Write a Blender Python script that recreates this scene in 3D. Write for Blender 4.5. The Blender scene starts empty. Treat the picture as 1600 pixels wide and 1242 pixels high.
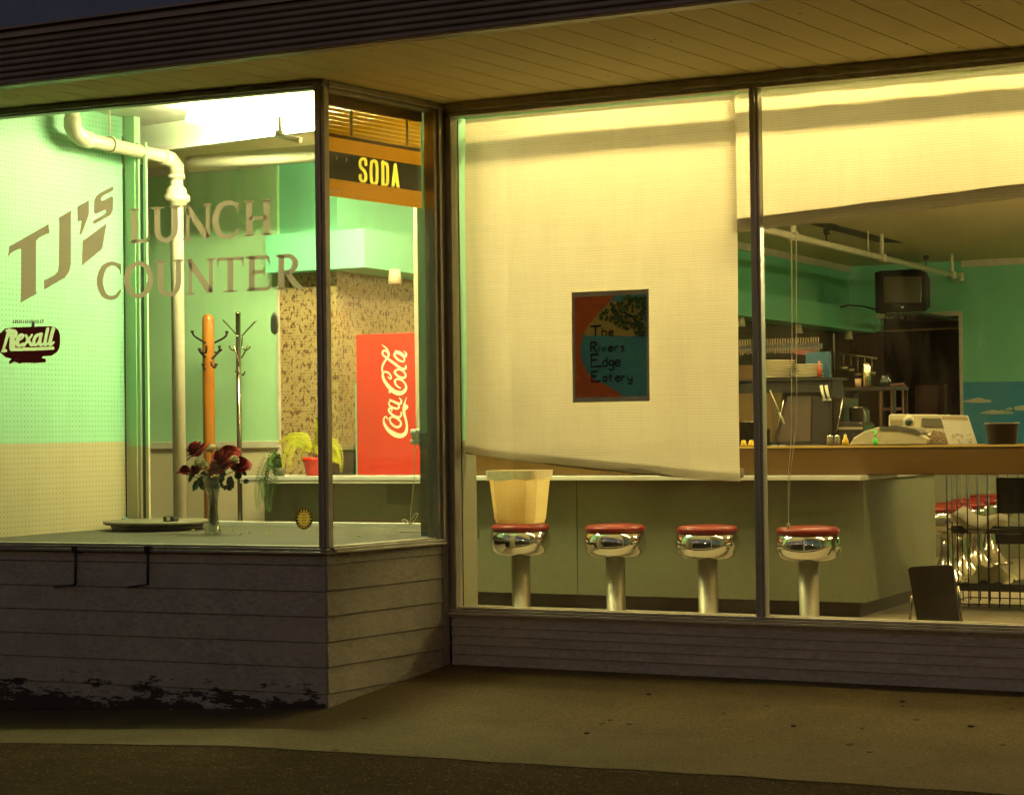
import bpy, bmesh, math, random
from mathutils import Vector, Matrix
from math import radians, sin, cos, tan, pi
random.seed(7)
S = bpy.context.scene
C = S.collection

# ------------------------------------------------------------------ camera
EYE = Vector((0, -10.6, 1.41))
FOC = 3110.0
def _cam():
    yaw, pitch, roll = radians(27.14), radians(.944), radians(-.732)
    fwd = Vector((-sin(yaw)*cos(pitch), cos(yaw)*cos(pitch), sin(pitch)))
    right = Vector((cos(yaw), sin(yaw), 0))
    down = fwd.cross(right)
    r = right*cos(roll) - down*sin(roll)
    d = right*sin(roll) + down*cos(roll)
    return r, d, fwd
CR, CD, CF = _cam()
cam = bpy.data.cameras.new('camera')
camo = bpy.data.objects.new('camera', cam); C.objects.link(camo)
m = Matrix((CR, -CD, -CF)).transposed().to_4x4(); m.translation = EYE
camo.matrix_world = m
cam.sensor_width = 36; cam.lens = FOC/1600*36; cam.clip_end = 500; cam.clip_start = .1
S.camera = camo

# ------------------------------------------------------------------ world: late dusk sky
w = bpy.data.worlds.new('World'); S.world = w; w.use_nodes = True
nt = w.node_tree; bg = nt.nodes['Background']
sky = nt.nodes.new('ShaderNodeTexSky'); sky.sky_type = 'NISHITA'; sky.sun_disc = False
sky.sun_elevation = radians(1.5); sky.sun_rotation = radians(200); sky.dust_density = 1.0; sky.ozone_density = 3.0
tint = nt.nodes.new('ShaderNodeMix'); tint.data_type = 'RGBA'; tint.blend_type = 'MULTIPLY'; tint.inputs[0].default_value = 1
nt.links.new(sky.outputs[0], tint.inputs[6]); tint.inputs[7].default_value = (1.0, .68, .46, 1)
nt.links.new(tint.outputs[2], bg.inputs[0]); bg.inputs[1].default_value = 0.2
sl = bpy.data.lights.new('sun', 'SUN'); sl.energy = 0.015; sl.angle = radians(15); sl.color = (1, .8, .55)
so = bpy.data.objects.new('sun', sl); C.objects.link(so)
so.rotation_euler = (radians(80), 0, radians(-20))
S.view_settings.view_transform = 'Standard'; S.view_settings.look = 'None'
S.view_settings.exposure = .12; S.view_settings.gamma = 1
cy = S.cycles
cy.use_denoising = True; cy.max_bounces = 10; cy.diffuse_bounces = 5; cy.glossy_bounces = 4
cy.transmission_bounces = 8; cy.transparent_max_bounces = 24
cy.sample_clamp_indirect = 4.0; cy.caustics_reflective = False; cy.caustics_refractive = False
MAIN_COL = (1.0, .73, .28); MAIN_E = 108.0
BAY_COL = (1.0, .96, .46); BAY_E = 270.0
ROOM_COL = (1.0, .80, .36); ROOM_E = 165.0

# ------------------------------------------------------------------ helpers
def ray(x, y): return CR*((x-800)/FOC) + CD*((y-621)/FOC) + CF
def at(x, y, Y):
    d = ray(x, y); return EYE + d*((Y-EYE.y)/d.y)
def atz(x, y, Z):
    d = ray(x, y); return EYE + d*((Z-EYE.z)/d.z)
def onp(x, y, P, n, off=0.):
    d = ray(x, y); P = Vector(P); n = Vector(n)
    return EYE + d*(((P-EYE).dot(n) - off)/d.dot(n))

def mat(name, col, rough=.6, metal=0., col2=None, nscale=6., namt=.5, bump=0., bscale=60., stretch=None, detail=6., spec=.5, coat=0.):
    M = bpy.data.materials.new(name); M.use_nodes = True
    t = M.node_tree; b = t.nodes['Principled BSDF']
    b.inputs['Roughness'].default_value = rough; b.inputs['Metallic'].default_value = metal
    b.inputs['Specular IOR Level'].default_value = spec
    if coat: b.inputs['Coat Weight'].default_value = coat
    tc = t.nodes.new('ShaderNodeTexCoord'); mp = t.nodes.new('ShaderNodeMapping')
    t.links.new(tc.outputs['Object'], mp.inputs[0])
    if stretch: mp.inputs['Scale'].default_value = stretch
    if col2 is None: col2 = tuple(c*.82 for c in col)
    n = t.nodes.new('ShaderNodeTexNoise'); n.inputs['Scale'].default_value = nscale; n.inputs['Detail'].default_value = detail
    n.inputs['Roughness'].default_value = .65
    t.links.new(mp.outputs[0], n.inputs['Vector'])
    r = t.nodes.new('ShaderNodeValToRGB'); r.color_ramp.elements[0].position = .5-.5*namt*.6; r.color_ramp.elements[1].position = .5+.5*namt*.6
    r.color_ramp.elements[0].color = (*col2, 1); r.color_ramp.elements[1].color = (*col, 1)
    t.links.new(n.outputs['Fac'], r.inputs[0]); t.links.new(r.outputs[0], b.inputs['Base Color'])
    if bump:
        n2 = t.nodes.new('ShaderNodeTexNoise'); n2.inputs['Scale'].default_value = bscale; n2.inputs['Detail'].default_value = 4
        t.links.new(mp.outputs[0], n2.inputs['Vector'])
        bp = t.nodes.new('ShaderNodeBump'); bp.inputs['Strength'].default_value = bump; bp.inputs['Distance'].default_value = .01
        t.links.new(n2.outputs['Fac'], bp.inputs['Height']); t.links.new(bp.outputs[0], b.inputs['Normal'])
    return M
def N(t, typ, **kw):
    n = t.nodes.new(typ)
    for k, v in kw.items(): setattr(n, k, v)
    return n
def mmath(t, op, a, b=None, clamp=False):
    n = t.nodes.new('ShaderNodeMath'); n.operation = op; n.use_clamp = clamp
    for i, v in enumerate((a, b)):
        if v is None: continue
        if isinstance(v, (int, float)): n.inputs[i].default_value = v
        else: t.links.new(v, n.inputs[i])
    return n.outputs[0]
def mixc(t, fac, a, b):
    n = t.nodes.new('ShaderNodeMix'); n.data_type = 'RGBA'
    for idx, v in ((0, fac), (6, a), (7, b)):
        if isinstance(v, (int, float)): n.inputs[idx].default_value = v
        elif isinstance(v, tuple): n.inputs[idx].default_value = (*v, 1)
        else: t.links.new(v, n.inputs[idx])
    return n.outputs[2]
def emit(name, col, e):
    M = bpy.data.materials.new(name); M.use_nodes = True; t = M.node_tree; t.nodes.clear()
    o = t.nodes.new('ShaderNodeOutputMaterial'); m_ = t.nodes.new('ShaderNodeEmission')
    m_.inputs[0].default_value = (*col, 1); m_.inputs[1].default_value = e; t.links.new(m_.outputs[0], o.inputs[0]); return M

class MB:
    """collects shapes and links them as one mesh object"""
    def __init__(s, M=None): s.bm = bmesh.new(); s.M = M or Matrix()
    def v(s, p): return s.bm.verts.new(s.M @ Vector(p))
    def face(s, pts, smooth=False):
        f = s.bm.faces.new([s.v(p) for p in pts]); f.smooth = smooth; return f
    def box(s, x0, x1, y0, y1, z0, z1):
        c = [s.v((x, y, z)) for x in (x0, x1) for y in (y0, y1) for z in (z0, z1)]
        for i in ((0, 1, 3, 2), (4, 6, 7, 5), (0, 4, 5, 1), (2, 3, 7, 6), (0, 2, 6, 4), (1, 5, 7, 3)):
            s.bm.faces.new([c[j] for j in i])
        return s
    def hexa(s, b, t):      # bottom quad, top quad
        B = [s.v(p) for p in b]; T = [s.v(p) for p in t]; n = len(B)
        s.bm.faces.new(B[::-1]); s.bm.faces.new(T)
        for i in range(n): s.bm.faces.new((B[i], B[(i+1) % n], T[(i+1) % n], T[i]))
        return s
    def tube(s, pts, r, seg=10, caps=True):
        pts = [Vector(p) for p in pts]; n = len(pts)
        rs = r if isinstance(r, (list, tuple)) else [r]*n
        rings = []; up = None
        for i, p in enumerate(pts):
            t = (pts[min(i+1, n-1)]-pts[max(i-1, 0)]).normalized()
            if up is None: up = Vector((0, 0, 1)) if abs(t.z) < .9 else Vector((1, 0, 0))
            a = t.cross(up).normalized(); b = a.cross(t).normalized(); up = b
            rings.append([s.v(p + a*cos(2*pi*k/seg)*rs[i] + b*sin(2*pi*k/seg)*rs[i]) for k in range(seg)])
        for i in range(n-1):
            for k in range(seg):
                f = s.bm.faces.new((rings[i][k], rings[i][(k+1) % seg], rings[i+1][(k+1) % seg], rings[i+1][k])); f.smooth = True
        if caps: s.bm.faces.new(rings[0][::-1]); s.bm.faces.new(rings[-1])
        return s
    def lathe(s, prof, c=(0, 0, 0), seg=32, sx=1, sy=1):
        c = Vector(c); rings = []
        for r, z in prof:
            rings.append([s.v(c+Vector((r*cos(2*pi*k/seg)*sx, r*sin(2*pi*k/seg)*sy, z))) for k in range(seg)] if r > 1e-5 else [s.v(c+Vector((0, 0, z)))])
        for i in range(len(rings)-1):
            A, B = rings[i], rings[i+1]
            for k in range(seg):
                if len(A) == 1 and len(B) == 1: continue
                if len(A) == 1: f = s.bm.faces.new((A[0], B[(k+1) % seg], B[k]))
                elif len(B) == 1: f = s.bm.faces.new((A[k], A[(k+1) % seg], B[0]))
                else: f = s.bm.faces.new((A[k], A[(k+1) % seg], B[(k+1) % seg], B[k]))
                f.smooth = True
        return s
    def build(s, name, m_, parent=None, bevel=0., kind=None, recalc=True):
        if recalc: bmesh.ops.recalc_face_normals(s.bm, faces=s.bm.faces[:])
        me = bpy.data.meshes.new(name); s.bm.to_mesh(me); s.bm.free()
        me.materials.append(m_)
        o = bpy.data.objects.new(name, me); C.objects.link(o)
        if parent:
            o.parent = parent; o.matrix_parent_inverse = parent.matrix_basis.inverted() if not parent.parent else Matrix()
            if parent.type == 'MESH': o.matrix_parent_inverse = Matrix()
        if bevel:
            b = o.modifiers.new('bevel', 'BEVEL'); b.width = bevel; b.segments = 2; b.limit_method = 'ANGLE'; b.angle_limit = radians(40)
        if kind: o['kind'] = kind
        return o
def thing(name, label, cat, loc=(0, 0, 0), group=None):
    o = bpy.data.objects.new(name, None); C.objects.link(o); o.location = loc; o.empty_display_size = .1
    o['label'] = label; o['category'] = cat
    if group: o['group'] = group
    bpy.context.view_layer.update()
    return o
def tag(o, label, cat, group=None):
    o['label'] = label; o['category'] = cat
    if group: o['group'] = group
    return o
def copy_tree(o, loc, label):
    c = o.copy(); C.objects.link(c); c.location = loc; c['label'] = label
    for ch in [x for x in bpy.data.objects if x.parent == o]:
        d = ch.copy(); C.objects.link(d); d.parent = c
        for g in [x for x in bpy.data.objects if x.parent == ch]:
            e = g.copy(); C.objects.link(e); e.parent = d
    return c
# children of proto things are modelled in local coordinates (thing at origin until placed)

def catmull(pts, k=6, closed=False):
    out = []; n = len(pts)
    rng = range(n) if closed else range(n-1)
    for i in rng:
        g = (lambda j: pts[j % n]) if closed else (lambda j: pts[min(max(j, 0), n-1)])
        p0, p1, p2, p3 = g(i-1), g(i), g(i+1), g(i+2)
        for q in range(k):
            t = q/k
            out.append(tuple(.5*((2*p1[a]) + (-p0[a]+p2[a])*t + (2*p0[a]-5*p1[a]+4*p2[a]-p3[a])*t*t + (-p0[a]+3*p1[a]-3*p2[a]+p3[a])*t**3) for a in range(len(p1))))
    out.append(tuple(pts[0] if closed else pts[-1]))
    return out
class Ink:
    """flat lettering on a plane; coordinates are mapped to the plane by fn(x, y, lift)"""
    def __init__(s, fn, dz=.00015): s.fn = fn; s.bm = bmesh.new(); s.k = 0; s.dz = dz
    def poly(s, pts):
        s.k += 1; s.bm.faces.new([s.bm.verts.new(s.fn(x, y, s.k*s.dz)) for x, y in pts])
    def rib(s, pts, w=None, smooth=False, k=6, closed=False):
        """pts (x,y) or (x,y,w)"""
        s.k += 1
        pts = [(p[0], p[1], p[2] if len(p) > 2 else w) for p in pts]
        if smooth: pts = catmull(pts, k, closed)
        n = len(pts); L = []; R = []
        for i in range(n):
            a = pts[max(i-1, 0)]; b = pts[min(i+1, n-1)]
            if closed and i in (0, n-1): a = pts[n-2]; b = pts[1]
            dx, dy = b[0]-a[0], b[1]-a[1]; l = math.hypot(dx, dy) or 1
            nx, ny = -dy/l, dx/l; h = pts[i][2]/2
            L.append(s.bm.verts.new(s.fn(pts[i][0]+nx*h, pts[i][1]+ny*h, s.k*s.dz)))
            R.append(s.bm.verts.new(s.fn(pts[i][0]-nx*h, pts[i][1]-ny*h, s.k*s.dz)))
        for i in range(n-1):
            s.bm.faces.new((L[i], L[i+1], R[i+1], R[i]))
    def build(s, name, m_, parent=None):
        me = bpy.data.meshes.new(name); s.bm.to_mesh(me); s.bm.free(); me.materials.append(m_)
        o = bpy.data.objects.new(name, me); C.objects.link(o)
        if parent:
            o.parent = parent; o.matrix_parent_inverse = Matrix() if parent.type == 'MESH' else parent.matrix_basis.inverted()
        return o

def raster(fn, x0, x1, y0, y1, cell, inside, strokes, nameA, mA, nameB, mB, parent):
    """cut a flat sheet into two meshes: where the strokes run (A) and the rest of the field (B)"""
    segs = []
    for pts, sm in strokes:
        if sm: pts = catmull(pts, 5)
        segs += list(zip(pts[:-1], pts[1:]))
    bA, bB = bmesh.new(), bmesh.new(); cA, cB = {}, {}
    nx, ny = int((x1-x0)/cell), int((y1-y0)/cell)
    def V(b, c, i, j):
        if (i, j) not in c: c[(i, j)] = b.verts.new(fn(x0+i*cell, y0+j*cell, 0))
        return c[(i, j)]
    for i in range(nx):
        x = x0+(i+.5)*cell
        near = [s_ for s_ in segs if min(s_[0][0], s_[1][0])-6 < x < max(s_[0][0], s_[1][0])+6]
        for j in range(ny):
            y = y0+(j+.5)*cell
            if not inside(x, y): continue
            hit = False
            for a, c in near:
                dx, dy = c[0]-a[0], c[1]-a[1]; L2 = dx*dx+dy*dy or 1e-9
                tt_ = max(0, min(1, ((x-a[0])*dx+(y-a[1])*dy)/L2))
                if (x-a[0]-dx*tt_)**2+(y-a[1]-dy*tt_)**2 < (.5*(a[2]+(c[2]-a[2])*tt_))**2: hit = True; break
            b, c_ = (bA, cA) if hit else (bB, cB)
            b.faces.new([V(b, c_, i, j), V(b, c_, i+1, j), V(b, c_, i+1, j+1), V(b, c_, i, j+1)])
    for b, nm_, m_ in ((bA, nameA, mA), (bB, nameB, mB)):
        me = bpy.data.meshes.new(nm_); b.to_mesh(me); b.free(); me.materials.append(m_)
        o = bpy.data.objects.new(nm_, me); C.objects.link(o); o.parent = parent; o.matrix_parent_inverse = parent.matrix_basis.inverted()
def inpoly(P):
    def f(x, y):
        r = False; n = len(P)
        for i in range(n):
            (xa, ya), (xb, yb) = P[i], P[i-1]
            if (ya > y) != (yb > y) and x < (xb-xa)*(y-ya)/(yb-ya)+xa: r = not r
        return r
    return f
# ------------------------------------------------------------------ materials
def peel_mat():
    """weathered grey-mauve board paint, flaked off near the ground to dark wood"""
    M = mat('weathered_paint', (.52, .48, .42), .75, col2=(.38, .345, .31), nscale=6, namt=.9, bump=.35, bscale=50)
    t = M.node_tree; b = t.nodes['Principled BSDF']
    old = b.inputs['Base Color'].links[0].from_socket
    g = N(t, 'ShaderNodeNewGeometry'); sp = N(t, 'ShaderNodeSeparateXYZ'); t.links.new(g.outputs['Position'], sp.inputs[0])
    mp = N(t, 'ShaderNodeMapping'); mp.inputs['Scale'].default_value = (1.7, 1.7, 5.5); t.links.new(g.outputs['Position'], mp.inputs[0])
    n = N(t, 'ShaderNodeTexNoise'); n.inputs['Scale'].default_value = 3.2; n.inputs['Detail'].default_value = 12; n.inputs['Roughness'].default_value = .72
    t.links.new(mp.outputs[0], n.inputs['Vector'])
    # threshold rises towards the ground: .04 -> flakes only where the noise is high
    zz = mmath(t, 'MULTIPLY', mmath(t, 'SUBTRACT', .045, sp.outputs[2]), 1.3)
    xx = mmath(t, 'MULTIPLY', mmath(t, 'SUBTRACT', -6.052, sp.outputs[0]), 60., True)   # front face only, flakes stop at the corner board
    k = mmath(t, 'ADD', mmath(t, 'MULTIPLY', n.outputs['Fac'], 1.35), zz)
    k = mmath(t, 'MULTIPLY', mmath(t, 'SUBTRACT', k, .84), 30., True)
    k = mmath(t, 'MULTIPLY', k, xx)
    t.links.new(mixc(t, k, old, (.055, .038, .032)), b.inputs['Base Color'])
    # fine dirt specks
    n3 = N(t, 'ShaderNodeTexNoise'); n3.inputs['Scale'].default_value = 90; n3.inputs['Detail'].default_value = 2
    return M
M_sid = peel_mat()
def grime(M, sc=22., amt=.55, stretch=(1, 1, 2.5)):
    t = M.node_tree; b = t.nodes['Principled BSDF']; old = b.inputs['Base Color'].links[0].from_socket
    g = N(t, 'ShaderNodeNewGeometry'); mp = N(t, 'ShaderNodeMapping'); mp.inputs['Scale'].default_value = stretch; t.links.new(g.outputs['Position'], mp.inputs[0])
    n = N(t, 'ShaderNodeTexNoise'); n.inputs['Scale'].default_value = sc; n.inputs['Detail'].default_value = 8; n.inputs['Roughness'].default_value = .75; t.links.new(mp.outputs[0], n.inputs['Vector'])
    n2 = N(t, 'ShaderNodeTexNoise'); n2.inputs['Scale'].default_value = 2.; n2.inputs['Detail'].default_value = 5; t.links.new(mp.outputs[0], n2.inputs['Vector'])
    k = mmath(t, 'MULTIPLY', mmath(t, 'MULTIPLY', mmath(t, 'SUBTRACT', n.outputs['Fac'], .42), 3., True), mmath(t, 'MULTIPLY', n2.outputs['Fac'], amt*1.8))
    t.links.new(mixc(t, k, old, (.05, .04, .035)), b.inputs['Base Color'])
M_sid2 = mat('return_board_paint', (.44, .39, .30), .7, col2=(.35, .31, .23), nscale=7, namt=.9, bump=.3, bscale=70)
M_base = mat('base_board_paint', (.62, .57, .50), .7, col2=(.44, .40, .35), nscale=8, namt=.9, bump=.3, bscale=60, stretch=(.5, 1, 2))
for m__ in (M_sid, M_sid2, M_base): grime(m__)
M_bronze = mat('weathered_aluminium', (.50, .46, .38), .36, .45, col2=(.27, .245, .20), nscale=14, namt=1, bump=.1, bscale=80, stretch=(1, 1, .3))
M_mull = mat('grey_aluminium', (.60, .58, .55), .3, .4, col2=(.38, .36, .35), nscale=9, namt=1, stretch=(1, 1, .15))
M_alu = mat('bright_aluminium', (.72, .66, .55), .4, .25, col2=(.45, .40, .32), nscale=10, namt=1)
M_fascia = mat('brown_ribbed_metal', (.36, .29, .26), .42, .2, col2=(.20, .155, .14), nscale=2.2, namt=1, bump=.15, bscale=40)
M_dark = mat('black_metal', (.02, .018, .018), .45)
M_peg_holes = None
def soffit_mat():
    M = mat('painted_soffit_boards', (.92, .76, .40), .75, col2=(.82, .66, .33), nscale=3, namt=1, bump=.2, bscale=30)
    t = M.node_tree; b = t.nodes['Principled BSDF']; old = b.inputs['Base Color'].links[0].from_socket
    n = N(t, 'ShaderNodeTexVoronoi'); n.inputs['Scale'].default_value = 5.; tc = N(t, 'ShaderNodeTexCoord'); t.links.new(tc.outputs['Object'], n.inputs['Vector'])
    k = mmath(t, 'LESS_THAN', n.outputs['Distance'], .045)
    t.links.new(mixc(t, k, old, (.12, .09, .05)), b.inputs['Base Color']); return M
M_soffit = soffit_mat()
def wall_mat(name, split=None, up=(.29, .66, .36), low=(.54, .47, .30), holes=False, streak=False):
    M = mat(name, up, .55, col2=tuple(c*.9 for c in up), nscale=2.5, namt=1, bump=.08, bscale=120)
    t = M.node_tree; b = t.nodes['Principled BSDF']; old = b.inputs['Base Color'].links[0].from_socket
    g = N(t, 'ShaderNodeNewGeometry'); sp = N(t, 'ShaderNodeSeparateXYZ'); t.links.new(g.outputs['Position'], sp.inputs[0])
    c = old
    if split is not None:
        k = mmath(t, 'LESS_THAN', sp.outputs[2], split)
        c = mixc(t, k, c, low)
    if holes:
        s = .0254*1.35
        fy = mmath(t, 'PINGPONG', mmath(t, 'ADD', sp.outputs[1], 20), s/2)
        fz = mmath(t, 'PINGPONG', sp.outputs[2], s/2)
        d = mmath(t, 'SQRT', mmath(t, 'ADD', mmath(t, 'MULTIPLY', fy, fy), mmath(t, 'MULTIPLY', fz, fz)))
        c = mixc(t, mmath(t, 'MULTIPLY', mmath(t, 'LESS_THAN', d, .0042), .75), c, (.05, .09, .05))
    t.links.new(c, b.inputs['Base Color']); return M
M_mint = wall_mat('mint_wall_paint', up=(.22, .66, .42))
M_mintsplit = wall_mat('mint_over_beige_paint', 1.335)
M_mintL = wall_mat('pale_mint_over_beige_paint', 1.335, up=(.46, .78, .44), low=(.72, .62, .40))
M_peg = wall_mat('painted_pegboard', 1.365, up=(.30, .66, .42), low=(.46, .42, .26), holes=True)
M_cream = mat('cream_gloss_paint', (.72, .66, .52), .35, nscale=8)
M_white = mat('white_gloss_paint', (.80, .78, .70), .3, nscale=5, namt=.6)
M_ceil = mat('ceiling_paint', (.80, .66, .40), .8, col2=(.72, .59, .35), nscale=1.5, namt=1, bump=.2, bscale=80)
M_pipe = mat('cream_pipe_paint', (.78, .72, .55), .35, nscale=9, col2=(.68, .62, .46))
def mosaic_mat(name, dim=1.):
    M = bpy.data.materials.new(name); M.use_nodes = True; t = M.node_tree; b = t.nodes['Principled BSDF']
    g = N(t, 'ShaderNodeNewGeometry'); sp = N(t, 'ShaderNodeSeparateXYZ'); t.links.new(g.outputs['Position'], sp.inputs[0])
    cb = N(t, 'ShaderNodeCombineXYZ')
    t.links.new(mmath(t, 'ADD', sp.outputs[0], sp.outputs[1]), cb.inputs[0]); t.links.new(sp.outputs[2], cb.inputs[1])
    br = N(t, 'ShaderNodeTexBrick'); br.offset = .5
    br.inputs['Scale'].default_value = 1; br.inputs['Brick Width'].default_value = .034; br.inputs['Row Height'].default_value = .022
    br.inputs['Mortar Size'].default_value = .0022; br.inputs['Bias'].default_value = -.25
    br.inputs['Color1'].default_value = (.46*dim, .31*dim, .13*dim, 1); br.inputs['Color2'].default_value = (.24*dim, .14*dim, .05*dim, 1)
    br.inputs['Mortar'].default_value = (.45*dim, .36*dim, .2*dim, 1)
    t.links.new(cb.outputs[0], br.inputs['Vector'])
    n = N(t, 'ShaderNodeTexNoise'); n.inputs['Scale'].default_value = 26; mpv = N(t, 'ShaderNodeMapping'); mpv.inputs['Scale'].default_value = (1.5, .75, 1); t.links.new(cb.outputs[0], mpv.inputs[0]); t.links.new(mpv.outputs[0], n.inputs['Vector'])
    k = mmath(t, 'GREATER_THAN', n.outputs['Fac'], .585)
    t.links.new(mixc(t, mmath(t, 'MULTIPLY', k, .8), br.outputs['Color'], (.09*dim, .035*dim, .012*dim)), b.inputs['Base Color'])
    b.inputs['Roughness'].default_value = .35
    bp = N(t, 'ShaderNodeBump'); bp.inputs['Strength'].default_value = .5; bp.inputs['Distance'].default_value = .004
    t.links.new(n.outputs['Fac'], bp.inputs['Height']); t.links.new(bp.outputs[0], b.inputs['Normal'])
    return M
M_mosaic = mosaic_mat('brown_mosaic_tile'); 
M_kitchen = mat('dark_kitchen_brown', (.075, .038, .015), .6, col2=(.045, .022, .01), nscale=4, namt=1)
def glass_mat(name, tint=(.95, .975, .95), refl=.035, dust=False):
    M = bpy.data.materials.new(name); M.use_nodes = True; t = M.node_tree; t.nodes.clear()
    o = N(t, 'ShaderNodeOutputMaterial'); tr = N(t, 'ShaderNodeBsdfTransparent'); tr.inputs[0].default_value = (*tint, 1)
    gl = N(t, 'ShaderNodeBsdfGlossy'); gl.inputs['Roughness'].default_value = 0.0
    lw = N(t, 'ShaderNodeLayerWeight'); lw.inputs[0].default_value = .5
    f5 = mmath(t, 'POWER', lw.outputs['Facing'], 4.)
    fac = mmath(t, 'ADD', refl, mmath(t, 'MULTIPLY', f5, .9), True)
    mx = N(t, 'ShaderNodeMixShader'); t.links.new(fac, mx.inputs[0]); t.links.new(tr.outputs[0], mx.inputs[1]); t.links.new(gl.outputs[0], mx.inputs[2])
    if not dust: t.links.new(mx.outputs[0], o.inputs[0]); return M
    g = N(t, 'ShaderNodeNewGeometry'); n = N(t, 'ShaderNodeTexNoise'); n.inputs['Scale'].default_value = 3.5; n.inputs['Detail'].default_value = 9; n.inputs['Roughness'].default_value = .7
    mp = N(t, 'ShaderNodeMapping'); mp.inputs['Scale'].default_value = (1.6, 1.6, .5); t.links.new(g.outputs['Position'], mp.inputs[0]); t.links.new(mp.outputs[0], n.inputs['Vector'])
    k = mmath(t, 'MULTIPLY', mmath(t, 'SUBTRACT', n.outputs['Fac'], .45), .12, True)
    v = N(t, 'ShaderNodeTexVoronoi'); v.inputs['Scale'].default_value = 9.; t.links.new(g.outputs['Position'], v.inputs['Vector'])
    k = mmath(t, 'ADD', k, mmath(t, 'MULTIPLY', mmath(t, 'LESS_THAN', v.outputs['Distance'], .03), .10))
    a_ = N(t, 'ShaderNodeBsdfDiffuse'); a_.inputs[0].default_value = (.6, .55, .45, 1); b_ = N(t, 'ShaderNodeBsdfTranslucent'); b_.inputs[0].default_value = (.6, .55, .45, 1)
    ad = N(t, 'ShaderNodeMixShader'); ad.inputs[0].default_value = .5; t.links.new(a_.outputs[0], ad.inputs[1]); t.links.new(b_.outputs[0], ad.inputs[2])
    m2 = N(t, 'ShaderNodeMixShader'); t.links.new(mmath(t, 'ADD', k, .003), m2.inputs[0]); t.links.new(mx.outputs[0], m2.inputs[1]); t.links.new(ad.outputs[0], m2.inputs[2])
    t.links.new(m2.outputs[0], o.inputs[0]); return M
M_glass = glass_mat('window_glass', dust=True)
M_vase = glass_mat('vase_glass', (.70, .74, .62), .16)
def blind_mat(name, col=(.80, .74, .58), tcol=(.85, .78, .60)):
    M = bpy.data.materials.new(name); M.use_nodes = True; t = M.node_tree; t.nodes.clear()
    o = N(t, 'ShaderNodeOutputMaterial')
    g = N(t, 'ShaderNodeNewGeometry'); sp = N(t, 'ShaderNodeSeparateXYZ'); t.links.new(g.outputs['Position'], sp.inputs[0])
    nz = N(t, 'ShaderNodeTexNoise'); nz.inputs['Scale'].default_value = 1.; nz.inputs['Detail'].default_value = 5
    mp = N(t, 'ShaderNodeMapping'); mp.inputs['Scale'].default_value = (3., 3., 160.); t.links.new(g.outputs['Position'], mp.inputs[0]); t.links.new(mp.outputs[0], nz.inputs['Vector'])
    wv = mmath(t, 'SINE', mmath(t, 'MULTIPLY', mmath(t, 'ADD', sp.outputs[2], mmath(t, 'MULTIPLY', nz.outputs['Fac'], .004)), 2*pi/.0155))
    wv = mmath(t, 'MULTIPLY', mmath(t, 'ADD', wv, 1.), .5)
    n2 = N(t, 'ShaderNodeTexNoise'); n2.inputs['Scale'].default_value = 1.; n2.inputs['Detail'].default_value = 4
    mp2 = N(t, 'ShaderNodeMapping'); mp2.inputs['Scale'].default_value = (70., 70., 2.5); t.links.new(g.outputs['Position'], mp2.inputs[0]); t.links.new(mp2.outputs[0], n2.inputs['Vector'])
    n3 = N(t, 'ShaderNodeTexNoise'); n3.inputs['Scale'].default_value = 1.3; n3.inputs['Detail'].default_value = 3; t.links.new(g.outputs['Position'], n3.inputs['Vector'])
    v = mmath(t, 'SUBTRACT', 1.0, mmath(t, 'MULTIPLY', wv, .13))
    v = mmath(t, 'MULTIPLY', v, mmath(t, 'ADD', .88, mmath(t, 'MULTIPLY', nz.outputs['Fac'], .18)))
    v = mmath(t, 'MULTIPLY', v, mmath(t, 'ADD', .94, mmath(t, 'MULTIPLY', n2.outputs['Fac'], .10)))
    v = mmath(t, 'MULTIPLY', v, mmath(t, 'ADD', .85, mmath(t, 'MULTIPLY', n3.outputs['Fac'], .28)))
    c1 = mixc(t, v, (0, 0, 0), col); c2 = mixc(t, v, (0, 0, 0), tcol)
    df = N(t, 'ShaderNodeBsdfDiffuse'); t.links.new(c1, df.inputs[0])
    tl = N(t, 'ShaderNodeBsdfTranslucent'); t.links.new(c2, tl.inputs[0])
    mx = N(t, 'ShaderNodeMixShader'); mx.inputs[0].default_value = .6
    t.links.new(df.outputs[0], mx.inputs[1]); t.links.new(tl.outputs[0], mx.inputs[2]); t.links.new(mx.outputs[0], o.inputs[0]); return M
M_blind = blind_mat('woven_blind_fabric')
M_hem = blind_mat('blind_hem_fabric', (.6, .5, .32), (.55, .46, .27))
M_roll = blind_mat('rolled_blind_fabric', (.55, .52, .44), (.42, .39, .32))
M_chrome = mat('chrome', (.86, .84, .80), .07, 1., nscale=3, col2=(.80, .78, .74))
M_steel = mat('brushed_steel_column', (.42, .38, .28), .5, .7, col2=(.30, .27, .19), nscale=8, stretch=(1, 1, .2))
M_red = mat('red_vinyl', (.22, .016, .010), .35, nscale=6, col2=(.16, .012, .008), spec=.3)
M_wood = mat('varnished_counter_wood', (.125, .062, .010), .4, col2=(.085, .042, .006), nscale=3, namt=1, stretch=(1, 6, 12), bump=.05)
M_orangewood = mat('orange_pole_wood', (.62, .24, .03), .35, col2=(.50, .17, .02), nscale=9, stretch=(1, 1, .15), coat=.3)
M_panel = mat('sage_counter_laminate', (.20, .205, .125), .5, col2=(.175, .175, .105), nscale=30, namt=1)
M_floor = mat('speckled_vinyl_floor', (.42, .36, .25), .4, col2=(.22, .18, .12), nscale=26, namt=.8)

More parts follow.
